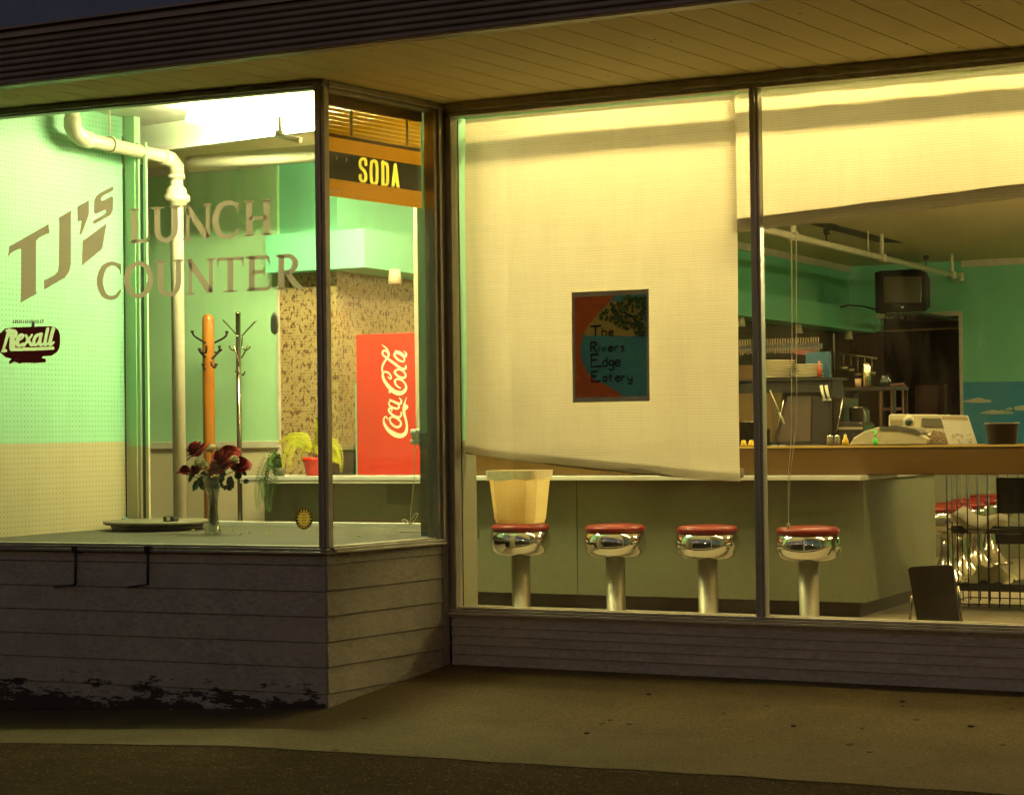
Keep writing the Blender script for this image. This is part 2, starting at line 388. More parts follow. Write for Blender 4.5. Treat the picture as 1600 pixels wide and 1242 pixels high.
# ------------------------------------------------------------------ ground outside
def gz(x, y):
    z = .118*max(y, -1.25) if y < 0 else 0.
    if y < -1.25: z += .035*(max(y, -3.2)+1.25) + .008*min(0, y+3.2)
    z += -.045*min(4, max(0, -6.0-x))*min(1, max(0, -y))
    return z
def kerb(x): return -1.98 - .085*(x+1.5)*-1 if False else (-2.05 + .045*(x+2.9) + .016*sin(x*2.3)*sin(x*.9+1) + .007*sin(x*13.))
def ground(name, m_, y0f, y1f, x0, x1, nx, ny, dz, kind='structure'):
    b = bmesh.new(); vs = []
    for i in range(nx+1):
        x = x0+(x1-x0)*i/nx; col = []
        for j in range(ny+1):
            a, c_ = y0f(x), y1f(x); y = a+(c_-a)*j/ny
            col.append(b.verts.new((x, y, gz(x, y)+dz)))
        vs.append(col)
    for i in range(nx):
        for j in range(ny):
            f = b.faces.new((vs[i][j], vs[i+1][j], vs[i+1][j+1], vs[i][j+1])); f.smooth = True
    me = bpy.data.meshes.new(name); b.to_mesh(me); b.free(); me.materials.append(m_)
    o = bpy.data.objects.new(name, me); C.objects.link(o); o['kind'] = kind; return o
def speckle(M, sc, thr, col, amt, col2=None):
    t = M.node_tree; b = t.nodes['Principled BSDF']; old = b.inputs['Base Color'].links[0].from_socket
    g = N(t, 'ShaderNodeNewGeometry'); n = N(t, 'ShaderNodeTexVoronoi'); n.inputs['Scale'].default_value = sc; t.links.new(g.outputs['Position'], n.inputs['Vector'])
    n2 = N(t, 'ShaderNodeTexNoise'); n2.inputs['Scale'].default_value = sc*.45; n2.inputs['Detail'].default_value = 5; t.links.new(g.outputs['Position'], n2.inputs['Vector'])
    k = mmath(t, 'MULTIPLY', mmath(t, 'LESS_THAN', n.outputs['Distance'], thr), mmath(t, 'GREATER_THAN', n2.outputs['Fac'], .54))
    c = mixc(t, mmath(t, 'MULTIPLY', k, amt), old, col)
    n3 = N(t, 'ShaderNodeTexNoise'); n3.inputs['Scale'].default_value = sc*.8; n3.inputs['Detail'].default_value = 3; n3.inputs['Roughness'].default_value = .8; t.links.new(g.outputs['Position'], n3.inputs['Vector'])
    mr = mmath(t, 'MULTIPLY', mmath(t, 'SUBTRACT', n3.outputs['Fac'], .5), 2.2)
    mm = N(t, 'ShaderNodeMix'); mm.data_type = 'RGBA'; mm.blend_type = 'MULTIPLY'; mm.inputs[0].default_value = 1
    t.links.new(c, mm.inputs[6]); cb = N(t, 'ShaderNodeCombineColor'); v = mmath(t, 'ADD', 1., mr)
    for i in range(3): t.links.new(v, cb.inputs[i])
    t.links.new(cb.outputs[0], mm.inputs[7]); t.links.new(mm.outputs[2], b.inputs['Base Color'])
M_conc = mat('worn_concrete', (.155, .106, .038), .95, col2=(.078, .056, .021), nscale=2.6, namt=1.3, bump=.5, bscale=140, detail=10)
speckle(M_conc, 75, .22, (.035, .024, .012), .8)
def asphalt_mat():
    M = mat('asphalt', (.070, .042, .019), 1., col2=(.030, .018, .009), spec=.08, nscale=3, namt=1.2, bump=1., bscale=110); speckle(M, 60, .28, (.20, .14, .085), .8)
    t = M.node_tree; b = t.nodes['Principled BSDF']; old = b.inputs['Base Color'].links[0].from_socket
    n = N(t, 'ShaderNodeTexVoronoi'); n.inputs['Scale'].default_value = 70.; g = N(t, 'ShaderNodeNewGeometry'); t.links.new(g.outputs['Position'], n.inputs['Vector'])
    k = mmath(t, 'LESS_THAN', n.outputs['Distance'], .16)
    n2 = N(t, 'ShaderNodeTexNoise'); n2.inputs['Scale'].default_value = 25; t.links.new(g.outputs['Position'], n2.inputs['Vector'])
    k = mmath(t, 'MULTIPLY', k, mmath(t, 'GREATER_THAN', n2.outputs['Fac'], .55))
    t.links.new(mixc(t, mmath(t, 'MULTIPLY', k, .5), old, (.12, .085, .05)), b.inputs['Base Color']); return M
M_asph = asphalt_mat()
ground('pavement', M_conc, kerb, lambda x: .02, -30, 12, 168, 30, 0)
ground('road', M_asph, lambda x: -60., lambda x: kerb(x)+.15, -80, 60, 70, 60, -.004)

# ------------------------------------------------------------------ bay frame of reference
A1 = radians(3.5)
P0 = Vector((-6.05, -1.108, 0)); UB = Vector((cos(A1), sin(A1), 0)); NB = Vector((-sin(A1), cos(A1), 0))
P1 = Vector((-5.885, 0.0, 0)); UR = (P1-P0).normalized(); NR = Vector((-UR.y, UR.x, 0)); RL = (P1-P0).length
def frame(o, u, n):
    M = Matrix((u, n, Vector((0, 0, 1)))).transposed().to_4x4(); M.translation = o; return M
FB = frame(P0, UB, NB)          # a<0 to the left, d inward, z up
FR = frame(P0, UR, NR)          # a 0..RL along the return, d inward (towards -X)
HEAD = 3.40

A1_ = 0
# ------------------------------------------------------------------ the shop building
shop = thing('shop_building', 'dusk storefront with weathered board base, ribbed brown canopy edge and lit glass', 'building')
# canopy fascia: ribbed metal band, parallel to the main window
b = MB(); FY = -1.94
b.box(-26, 8, FY+.02, FY+.10, HEAD-.012, 3.70)
nr = 7
for i in range(nr):
    z0 = HEAD-.01+i*.036
    b.tube([(-26, FY+.012, z0+.016), (8, FY+.012, z0+.016)], .0145, 8)
b.box(-26, 8, FY-.012, FY+.035, 3.652, 3.675)
b.build('canopy_fascia', M_fascia, shop)
b = MB(); b.box(-26, 8, FY-.02, FY+.3, 3.70, 3.712); b.box(-26, 8, FY+.1, -.005, 3.66, 3.70); b.box(-26, 8, .1, 19, 3.95, 4.0)
b.build('roof', M_fascia, shop)
# soffit: boards running in at a slight skew
b = MB(); sk = radians(-6.5); sx, sy = -sin(sk), cos(sk)
bw = .205
for i in range(-98, 70):
    xa = -6.045 - (-1.108-FY)*sx/sy + i*bw/cos(sk)
    g = .0035
    y0, y1 = FY+.09, (.0 if i >= 0 else -1.10+(xa+6.05+.2)*tan(A1)-.002)
    def X(y, off): return xa+off+(y-FY)*sx/sy
    b.hexa([(X(y0, g), y0, HEAD), (X(y0, bw-g), y0, HEAD), (X(y1, bw-g), y1, HEAD), (X(y1, g), y1, HEAD)],
           [(X(y0, g), y0, HEAD+.02), (X(y0, bw-g), y0, HEAD+.02), (X(y1, bw-g), y1, HEAD+.02), (X(y1, g), y1, HEAD+.02)])
b.build('canopy_soffit', M_soffit, shop)
b = MB(); b.box(-26, 8, FY+.09, -1.3, HEAD+.024, HEAD+.03); b.box(-5.86, 8, -1.3, -.005, HEAD+.024, HEAD+.03); b.hexa([(-26, -1.3, HEAD+.024), (-6.06, -1.3, HEAD+.024), (-6.06, -1.13, HEAD+.024), (-26, -2.2, HEAD+.024)], [(-26, -1.3, HEAD+.03), (-6.06, -1.3, HEAD+.03), (-6.06, -1.13, HEAD+.03), (-26, -2.2, HEAD+.03)])
b.hexa([(-6.06, -1.3, HEAD+.024), (-5.86, -1.3, HEAD+.024), (-5.86, -.005, HEAD+.024), (-5.88, -.005, HEAD+.024)], [(-6.06, -1.3, HEAD+.03), (-5.86, -1.3, HEAD+.03), (-5.86, -.005, HEAD+.03), (-5.88, -.005, HEAD+.03)])
b.build('soffit_backing', M_dark, shop)
M_stucco = mat('slate_blue_stucco', (.26, .32, .52), .85, col2=(.19, .24, .40), nscale=3, namt=1, bump=.4, bscale=70)
b = MB(); b.box(-26, 8, -.004, .098, 3.925, 7.5); b.box(-26, 8, -.004, .0, 3.71, 3.925); b.build('upper_wall', M_stucco, shop)
# bulkhead siding: lapped boards
def lap(mb, a0, a1, zs, t=.012):
    for z0, z1 in zip(zs[:-1], zs[1:]):
        mb.hexa([(a0, -t, z0+.004), (a1, -t, z0+.004), (a1, .03, z0+.004), (a0, .03, z0+.004)],
                [(a0, -.002, z1-.001), (a1, -.002, z1-.001), (a1, .03, z1-.001), (a0, .03, z1-.001)])
zs = [-.45, -.06, .088, .228, .372, .515, .662, .725]
b = MB(FB); lap(b, -3.6, -.008, zs)
sid = b.build('board_siding', M_sid, shop)
b = MB(FB); b.box(-3.6, -.01, .028, .06, -.45, .74); b.build('siding_backing', M_dark, shop)
b = MB(FR); lap(b, -.004, RL, [z+.004 for z in zs])
b.build('board_siding', M_sid2, shop)
# dark iron brackets under the sill
for px_ in (118, 231):
    q0 = onp(px_, 858, P0, NB, .045); q1 = onp(px_, 913, P0, NB, .045); q2 = onp(px_-33, 917, P0, NB, .05)
    b = MB(); b.tube([q0, q1], .008, 8); b.tube([q1, q2], .005, 6)
    b.box(q0.x-.02, q0.x+.02, q0.y-.01, q0.y+.04, q0.z-.02, q0.z+.02)
    b.build('iron_bracket', M_dark, sid)
# base under the main window: narrow ridged boards
b = MB(); zz = [-.06, .062, .118, .172, .226, .285]
for z0, z1 in zip(zz[:-1], zz[1:]):
    b.hexa([(-5.86, -.014, z0+.003), (4, -.014, z0+.003), (4, .03, z0+.003), (-5.86, .03, z0+.003)],
           [(-5.86, -.004, z1), (4, -.004, z1), (4, .03, z1), (-5.86, .03, z1)])
b.box(-5.885, 4, -.022, .03, .285, .30)
basew = b.build('base_wall', M_base, shop)
for z0 in zz[1:-1]:
    b = MB(); b.box(-5.86, 4, -.0165, -.0145, z0+.003, z0+.0065); b.build('board_lip', M_alu, basew)
b = MB(); b.box(-5.80, 4, .03, .055, .322, .350); b.build('inner_sill', M_cream, shop)
b = MB(); b.box(-5.885, 4, .03, .12, -.06, .32); b.build('base_backing', M_dark, shop)

# --- main window (frame, pane, mullion)
ZB, ZT = .345, 3.33
b = MB()
def hprof(b, x0, x1, segs):
    for (y0, y1, z0, z1) in segs: b.box(x0, x1, y0, y1, z0, z1)
hprof(b, -5.86, 4, [(-.03, .05, 3.365, HEAD-.002), (-.045, .04, 3.345, 3.362), (-.02, .06, 3.318, 3.342)])
b.box(-5.895, -5.862, -.05, .09, .30, HEAD-.003); b.box(-5.862, -5.84, -.02, .09, .325, 3.36); b.box(-5.838, -5.812, -.035, .05, .335, 3.33)
b.box(-5.93, -5.897, -.02, .09, 0.0, HEAD-.003)
mw = b.build('main_window_frame', M_bronze, shop, bevel=.003)
b = MB(); hprof(b, -5.86, 4, [(-.052, .05, .302, .318), (-.035, .05, .321, .333), (-.022, .05, .336, .347)])
b.build('window_sill', M_alu, mw, bevel=.002)
for mx_ in (-3.872, -1.9, 0.1, 2.1):
    b = MB(); b.box(mx_-.028, mx_-.012, -.022, .045, .347, 3.318); b.box(mx_-.011, mx_+.011, -.034, .05, .347, 3.318); b.box(mx_+.012, mx_+.028, -.022, .045, .347, 3.318)
    b.build('mullion', M_mull, mw, bevel=.004)
xs = [-5.812, -3.872, -1.9, .1, 2.1]
for xa, xb in zip(xs[:-1], xs[1:]):
    b = MB(); b.box(xa+.002, xb-.002, .018, .024, .347, 3.318); b.build('pane', M_glass, mw)

# --- bay window front
b = MB(FB)
for (d0, d1, z0, z1) in [(-.03, .05, 3.376, HEAD-.002), (-.045, .04, 3.362, 3.373)]: b.box(-3.6, .03, d0, d1, z0, z1)
b.box(-3.6, -.03, -.02, .05, 3.350, 3.359)
bwf = b.build('display_window_frame', M_bronze, shop, bevel=.003)
b = MB(FB); b.box(-3.6, .03, -.05, .05, .727, .742); b.box(-3.6, .02, -.035, .05, .745, .760); b.box(-3.6, -.03, -.02, .05, .762, .772)
b.build('window_sill', M_bronze, bwf, bevel=.002)
b = MB(FR); b.box(.03, RL-.02, -.03, .05, 3.374, HEAD-.0025); b.box(.02, RL-.02, -.045, .04, 3.360, 3.371); b.box(.03, RL-.03, -.02, .05, 3.338, 3.357)
b.box(RL-.13, RL-.10, -.03, .05, .765, 3.337); b.box(RL-.097, RL-.07, -.045, .05, .765, 3.359); b.box(RL-.066, RL-.02, -.02, .05, .0, HEAD-.004)
rwf = b.build('return_window_frame', M_bronze, shop, bevel=.003)
b = MB(FR); b.box(.035, RL-.07, -.052, .05, .731, .744); b.box(.03, RL-.07, -.036, .05, .747, .760); b.box(.03, RL-.13, -.02, .05, .762, .770)
b.build('window_sill', M_alu, rwf, bevel=.002)
b = MB(FB); b.box(-.032, .0, -.03, .0, .762, 3.361); b.box(-.028, -.004, .002, .04, .762, 3.349)
b.build('corner_post', M_bronze, bwf, bevel=.003)
b = MB(FB); b.box(.002, .024, -.014, .04, .762, 3.361); b.build('corner_trim', M_alu, bwf, bevel=.003)
b = MB(FB); b.box(-3.6, -.032, .010, .016, .772, 3.35); pane1 = b.build('pane', M_glass, bwf)
b = MB(FR); b.box(.03, RL-.13, .010, .016, .770, 3.337); pane2 = b.build('pane', M_glass, rwf)
# corner board strip in front of the return jamb
b = MB(); b.box(-5.905, -5.885, -.045, -.005, .0, .30); b.build('corner_board', M_base, shop)

# ------------------------------------------------------------------ lettering on the bay pane
PF = P0 + NB*.0095
def fbay(x, y, k): return onp(x, y, PF, NB, .0008+k)
M_vinyl = bpy.data.materials.new('gold_grey_vinyl'); M_vinyl.use_nodes = True
t = M_vinyl.node_tree; t.nodes.clear(); o_ = N(t, 'ShaderNodeOutputMaterial')
d1 = N(t, 'ShaderNodeBsdfDiffuse'); d2 = N(t, 'ShaderNodeBsdfTranslucent'); mx = N(t, 'ShaderNodeMixShader')
d1.inputs[0].default_value = (.60, .54, .44, 1); d2.inputs[0].default_value = (.32, .27, .19, 1); mx.inputs[0].default_value = .45
t.links.new(d1.outputs[0], mx.inputs[1]); t.links.new(d2.outputs[0], mx.inputs[2]); t.links.new(mx.outputs[0], o_.inputs[0])
K = Ink(fbay)
c1 = lambda L: [(x/5.645, 270+y/5.645) for x, y in L]
K.poly(c1([(80, 652), (428, 455), (438, 535), (420, 537), (345, 575), (320, 600), (318, 1050), (328, 1065), (178, 1150), (184, 1120), (186, 672), (160, 675), (100, 705), (70, 742)]))
K.poly(c1([(515, 402), (632, 332), (626, 360), (625, 810), (612, 870), (575, 925), (390, 1030), (385, 945), (400, 945), (480, 903), (510, 870), (518, 820), (522, 420)]))
K.poly(c1([(682, 300), (785, 244), (784, 370), (722, 540), (700, 550), (720, 425), (704, 424), (684, 437)]))
K.poly(c1([(728, 605), (940, 447), (902, 672), (722, 822)]))
K.poly(c1([(998, 120), (1002, 155), (905, 205), (893, 225), (895, 248), (920, 243), (985, 208), (1000, 222), (996, 335), (975, 375), (850, 445), (822, 452), (822, 425), (915, 372), (937, 350), (930, 328), (912, 335), (842, 365), (828, 350), (832, 240), (850, 205), (880, 180)]))
def lett(K, glyph, x0, x1, top, base, sw=1.):
    def P(p):
        x = x0+(x1-x0)*p[0]; yt = top(x); yb = base(x)
        return (x, yb+(yt-yb)*p[1])
    for pts, w_, sm in glyph:
        q = []
        for p in pts:
            ww = (p[2] if len(p) > 2 else w_)*sw; q.append((*P(p), ww))
        K.rib(q, smooth=sm)
def ser(u, v, h=.17): return ([(u-h, v, 2.2), (u, v, 4.2), (u+h, v, 2.2)], 3, False)
G = {
 'L': [([(.3, .02), (.3, .98)], 9, 0), ([(.05, .03, 2), (.3, .05, 6), (.9, .05, 5.5), (.98, .05, 4)], 5, 0), ([(.9, .05, 5), (1., .26, 1.5)], 3, 0), ser(.3, .97, .25)],
 'U': [([(.22, .97, 9), (.22, .35, 9), (.30, .12, 8.5), (.52, .03, 7), (.74, .12, 7.5), (.84, .35, 8.5), (.84, .97, 8)], 9, 1), ser(.22, .97, .22), ser(.84, .97, .18)],
 'N': [([(.16, .03), (.16, .9)], 5, 0), ([(.10, .97), (.84, .04)], 10, 0), ([(.86, .02), (.86, .97)], 6, 0), ser(.16, .02, .16), ser(.86, .97, .15), ([(.0, .98, 2), (.2, .95, 4)], 4, 0)],
 'C': [([(.94, .80, 3), (.78, .95, 6.5), (.5, .97, 7), (.24, .84, 9), (.10, .5, 10), (.24, .16, 9), (.5, .03, 7), (.78, .06, 6), (.97, .24, 2.5)], 8, 1), ([(.95, .68, 1.5), (.93, .97, 3.5)], 3, 0)],
 'H': [([(.19, .02), (.19, .98)], 9.5, 0), ([(.81, .02), (.81, .98)], 9.5, 0), ([(.19, .5), (.81, .5)], 5.5, 0), ser(.19, .97, .19), ser(.81, .97, .19), ser(.19, .03, .19), ser(.81, .03, .19)],
 'O': [([(.5, .97, 6.5), (.2, .82, 8), (.09, .5, 9.5), (.2, .18, 8), (.5, .03, 6.5), (.8, .18, 8), (.91, .5, 9.5), (.8, .82, 8), (.5, .97, 6.5)], 8, 1)],
 'T': [([(.5, .02), (.5, .95)], 9, 0), ([(.02, .95), (.98, .95)], 5.5, 0), ([(.03, .97, 5), (.0, .72, 1.5)], 4, 0), ([(.97, .97, 5), (1., .72, 1.5)], 4, 0), ser(.5, .03, .27)],
 'E': [([(.24, .02), (.24, .98)], 9, 0), ([(.02, .95, 3), (.24, .95, 6), (.86, .95, 5.5)], 5, 0), ([(.02, .03, 3), (.24, .05, 6), (.9, .05, 5.5)], 5, 0), ([(.24, .53), (.72, .53)], 5, 0), ([(.9, .05, 5), (1., .26, 1.5)], 3, 0), ([(.86, .97, 5), (.93, .75, 1.5)], 3, 0), ([(.72, .66, 2), (.72, .42, 2)], 2, 0)],
 'R': [([(.22, .02), (.22, .98)], 9.5, 0), ([(.02, .95, 3), (.3, .95, 6), (.55, .93, 7), (.72, .75, 9.5), (.62, .55, 8), (.3, .47, 5)], 6, 1), ([(.42, .5, 7), (.72, .14, 9.5), (1.02, .0, 2.5)], 8, 1), ser(.22, .03, .22)],
}
for ch, x0, x1 in (('L', 199, 233), ('U', 236, 281), ('N', 286, 331), ('C', 332, 374), ('H', 381, 425)):
    lett(K, G[ch], x0, x1, lambda x: 327-(x-200)*.071, lambda x: 381-(x-200)*.06)
for ch, x0, x1 in (('C', 152, 190), ('O', 194, 239), ('U', 241, 286), ('N', 290, 336), ('T', 340, 380), ('E', 384, 424), ('R', 430, 474)):
    lett(K, G[ch], x0, x1, lambda x: 412-(x-153)*.05, lambda x: 468-(x-153)*.053)
K.build('lettering', M_vinyl, bwf)

# round-ended dark red decal with white script
M_decred = mat('dark_red_decal', (.42, .035, .018), .4, nscale=30, col2=(.34, .028, .014)); M_decwhite = blind_mat('pale_decal_white', (.85, .9, .75), (.62, .75, .52))
M_gold = mat('gold_leaf_ink', (.42, .30, .06), .4, nscale=90, namt=.4, col2=(.12, .08, .02))
dcl = thing('window_decal', 'dark red oval decal with white script stuck on the left display window', 'decal', PF)
c2 = lambda L: [((x/13.8), 490+y/13.8, *r) for x, y, *r in L]
K = Ink(fbay)
sh = [(110, 320), (300, 300), (700, 285), (1090, 270), (1190, 290), (1260, 360), (1295, 460), (1300, 620), (1280, 740), (1230, 830), (1110, 910), (930, 920), (900, 955), (985, 985), (990, 1050), (760, 1065), (500, 1060), (420, 1080), (320, 1030), (210, 1095), (190, 1040), (250, 975), (120, 940), (40, 870), (-60, 800), (-120, 620), (-60, 460), (30, 410)]
STR = []
W = lambda L, sm=True: STR.append((c2(L), sm))
W([(60, 815, 4), (95, 700, 4.), (150, 520, 5), (200, 360, 6)], False)
K_w = 60/13.8
W([(60, 810, 5), (120, 800, 5)], False)
W([(240, 380, 6), (250, 560, 6), (240, 700, 6), (255, 770, 6), (330, 770, 5), (700, 765, 5), (1140, 745, 5)])
W([(140, 370, 4), (250, 370, 5), (330, 400, 6), (320, 490, 6), (250, 540, 4)])
W([(270, 540, 4), (300, 620, 5), (290, 740, 5)])
W([(385, 580, 3), (470, 540, 3), (500, 470, 4), (440, 470, 5), (380, 560, 6), (380, 660, 6), (430, 690, 5), (500, 640, 3)])
W([(560, 470, 4), (600, 560, 5), (680, 680, 5)]); W([(690, 460, 3), (600, 580, 4), (510, 700, 4)])
W([(860, 450, 5), (780, 480, 5), (730, 580, 5), (740, 670, 5), (800, 660, 4), (870, 560, 4)]); W([(890, 440, 5), (860, 600, 5), (880, 680, 5), (920, 650, 3)])
W([(1030, 330, 5), (980, 560, 5), (970, 670, 5), (1040, 640, 3)]); W([(1150, 325, 6), (1090, 560, 5.5), (1080, 670, 5), (1160, 620, 3)])
raster(fbay, -9., 96., 507., 571., .45, inpoly(c2(sh)), STR, 'script_lettering', M_decwhite, 'decal_field', M_decred, dcl)
K = Ink(lambda x, y, k: fbay(x, y, k+.0006))
xx_ = 270
for wd in (35, 30, 34, 30, 26, 30, 0, 34, 30, 34, 32, 30, 34, 30, 0, 34, 40):
    if wd: K.rib(c2([(xx_+wd/2, 135, 1.6), (xx_+wd/2, 205, 1.6)])); K.rib(c2([(xx_, 200 if wd % 4 else 140, 1.4), (xx_+wd, 200 if wd % 4 else 140, 1.4)]))
    xx_ += wd+12
K.build('small_lettering', M_gold, dcl); K = Ink(lambda x, y, k: fbay(x, y, k+.0006))
K.rib(c2([(330, 1060, 1.6), (330, 970, 1.6), (400, 970, 1.6), (400, 1060, 1.6)]))
K.build('small_lettering', M_gold, dcl)
# round badge sticker
bdg = thing('window_sticker', 'small round brown and gold badge sticker at lower right of left display pane', 'sticker', PF)
cx_, cy_ = 475, 810.5
BS = [([(cx_+8*cos(a*pi/12), cy_+10*sin(a*pi/12), 1.3) for a in range(25)], False)]
for a in range(16):
    t_ = a*pi/8; BS.append(([(cx_+9.4*cos(t_), cy_+11.8*sin(t_), 2.2), (cx_+12.2*cos(t_), cy_+15.2*sin(t_), 1.)], False))
for r_ in (1., 2.8, 4.6, 6.2): BS.append(([(cx_+r_*cos(a*pi/12), cy_+r_*1.27*sin(a*pi/12), 2.2) for a in range(25)], False))
raster(fbay, cx_-15, cx_+15, cy_-18, cy_+18, .45, lambda x, y: ((x-cx_)/13.5)**2+((y-cy_)/16.5)**2 < 1, BS, 'gold_print', blind_mat('badge_gold', (.75, .55, .12), (.60, .42, .08)), 'sticker_disc', mat('brown_badge', (.12, .04, .012), .5, nscale=30), bdg)
K = Ink(lambda x, y, k: fbay(x, y, k+.004))
for yy, h in ((805, 3), (809, 4.), (813, 3.6), (817, 2.6)): K.rib([(cx_-h, yy, 1.), (cx_+h, yy-.6, 1.)])
K.build('badge_lettering', M_dark, bdg)

# ------------------------------------------------------------------ interior shell
def struct(mb, name, m_, bevel=0): return mb.build(name, m_, None, bevel, 'structure')
b = MB(); b.box(-12, 4.2, .12, 14.9, .10, .19); struct(b, 'floor', M_floor)
b = MB(); b.box(-12, 4.2, .98, 14.9, 3.50, 3.60); struct(b, 'ceiling', M_ceil)
b = MB(); b.hexa([(-9.4, .06, 3.86), (4.2, .06, 3.86), (4.2, 1.05, 3.86), (-9.4, 1.05, 3.86)], [(-9.4, .06, 3.92), (4.2, .06, 3.92), (4.2, 1.05, 3.92), (-9.4, 1.05, 3.92)])
b.box(-9.4, -5.8, -1.4, 1.05, 3.640, 3.655); b.box(-5.8, 4.2, .0, .058, 3.42, 3.92)
struct(b, 'front_ceiling', M_white)
b = MB(FB); b.box(-3.6, .02, .05, .09, HEAD, 3.639); b.M = FR; b.box(.09, RL, .05, .09, HEAD, 3.639); struct(b, 'window_header_wall', M_white)
# header (drop wall) behind the bay, bright
h0 = atz(235, 232, 3.47); h1 = atz(495, 198, 3.47); dh = (h1-h0).normalized(); h2 = h0+dh*3.1; h0 = h0-dh*1.5
nh = Vector((-dh.y, dh.x, 0))
b = MB(); b.hexa([h0, h2, h2+nh*.05, h0+nh*.05], [p+Vector((0, 0, .168)) for p in (h0, h2, h2+nh*.05, h0+nh*.05)])
struct(b, 'drop_wall', wall_mat('pale_header_paint', up=(.80, .88, .70)))
b = MB(); b.hexa([h0-nh*.02-Vector((0, 0, .03)), h2-nh*.02-Vector((0, 0, .03)), h2+nh*.055-Vector((0, 0, .03)), h0+nh*.055-Vector((0, 0, .03))], [h0-nh*.02, h2-nh*.02, h2+nh*.055, h0+nh*.055])
struct(b, 'drop_wall_trim', M_white)
b = MB(); b.box(-5.7, 4.2, .98, 1.02, 3.44, 3.86); struct(b, 'drop_wall', M_white)
# left wall with chair rail
WL = 2.06
b = MB(); b.box(-12, -8.48, WL, WL+.1, .19, 3.5); struct(b, 'left_wall', M_mintL)
b = MB(); b.box(-12, -8.47, WL-.025, WL, 1.30, 1.352); struct(b, 'chair_rail', M_cream, .003)
b = MB(); b.box(-8.488, -8.474, WL-.012, 2.10, 1.1, 2.63); struct(b, 'wall_edge_trim', M_cream)
b = MB(); b.box(-12, -8.6, WL-.03, WL, 3.44, 3.5); struct(b, 'ceiling_trim', M_cream)
# kitchen wall: mosaic below, mint above
b = MB(); b.box(-8.475, -7.96, 2.075, 2.40, .19, 2.64); b.box(-7.98, -7.96, 2.40, 6.0, .19, 2.64); struct(b, 'mosaic_wall', M_mosaic)
M_kit2 = mosaic_mat('shade_darkened_mosaic', .22)  # same mosaic with its colours darkened for the unlit deep end
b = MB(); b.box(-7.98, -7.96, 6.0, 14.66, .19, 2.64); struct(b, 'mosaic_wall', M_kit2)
b = MB(); b.box(-8.478, -7.96, 2.09, 2.42, 2.64, 3.5); b.box(-8.0, -7.96, 2.42, 14.66, 2.64, 3.5); struct(b, 'upper_wall', M_mint)
b = MB(); b.box(-7.96, -7.93, 2.3, 14.66, 3.42, 3.5); struct(b, 'cornice', M_cream)
b = MB(); b.box(-8.48, -7.61, 1.90, 2.32, 2.62, 2.905); b.box(-7.955, -7.61, 2.32, 14.66, 2.62, 2.905); struct(b, 'soffit_box', M_mint)
# back wall with doorway
BY = 14.66
dl = at(1375, 497, BY); dr = at(1500, 497, BY); DZ = dl.z
b = MB(); b.box(-8.0, dl.x, BY, BY+.15, 2.64, 3.5); b.box(dr.x, 4.2, BY-.0, BY+.15, .19, 3.5); b.box(dl.x, dr.x, BY, BY+.15, DZ, 3.5)
struct(b, 'back_wall', M_mint)
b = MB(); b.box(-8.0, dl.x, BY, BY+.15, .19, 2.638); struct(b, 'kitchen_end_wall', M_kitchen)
b = MB(); b.box(dl.x-.05, dr.x+.03, BY-.03, BY, DZ-.01, DZ+.05); b.box(dr.x-.01, dr.x+.03, BY-.03, BY, .19, DZ-.01); struct(b, 'doorway', M_cream)
b = MB(); b.box(dr.x+.03, 4.2, BY-.02, BY, 3.42, 3.5); struct(b, 'cornice', M_cream)
b = MB(); b.box(-10, -3, BY+3.9, BY+4., .1, 3.5); b.box(-10, -9.9, BY+.2, BY+4., .1, 3.5); b.box(-3, -2.9, BY+.15, BY+4., .1, 3.5); b.box(-10, -3, BY+.15, BY+4, 3.5, 3.6); b.box(-10, -3, BY+.15, BY+4, .08, .18)
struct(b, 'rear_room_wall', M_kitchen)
b = MB(); b.box(4.2, 4.3, .0, 14.9, .1, 3.92); b.box(-12.1, -12, 1.05, 3, .1, 3.6); struct(b, 'side_wall', M_mintsplit)
# display platform of the bay and its back curb
b = MB(FB); b.M = Matrix()
pA = P0+UB*-3.6+NB*.06; pB = P0+UB*-.06+NB*.06
M_plat = mat('grey_green_platform', (.07, .068, .042), .8, col2=(.035, .035, .022), nscale=6, namt=1, bump=.2, bscale=40)
b.hexa([(pA.x, pA.y, .70), (pB.x, pB.y, .70), (-5.98, .05, .70), (-6.2, 1.0, .70), (-9.6, .95, .70)], [(pA.x, pA.y, .766), (pB.x, pB.y, .766), (-5.98, .05, .766), (-6.2, 1.0, .766), (-9.6, .95, .766)])
struct(b, 'display_platform', M_plat)
b = MB(); b.hexa([(-9.6, .95, .60), (-6.4, 1.0, .60), (-6.4, 1.05, .60), (-9.6, 1.0, .60)], [(-9.6, .95, .795), (-6.4, 1.0, .795), (-6.4, 1.05, .795), (-9.6, 1.0, .795)])
b.box(-6.42, -6.38, .30, 1.0, .19, .60)
struct(b, 'platform_curb', M_white, .004)
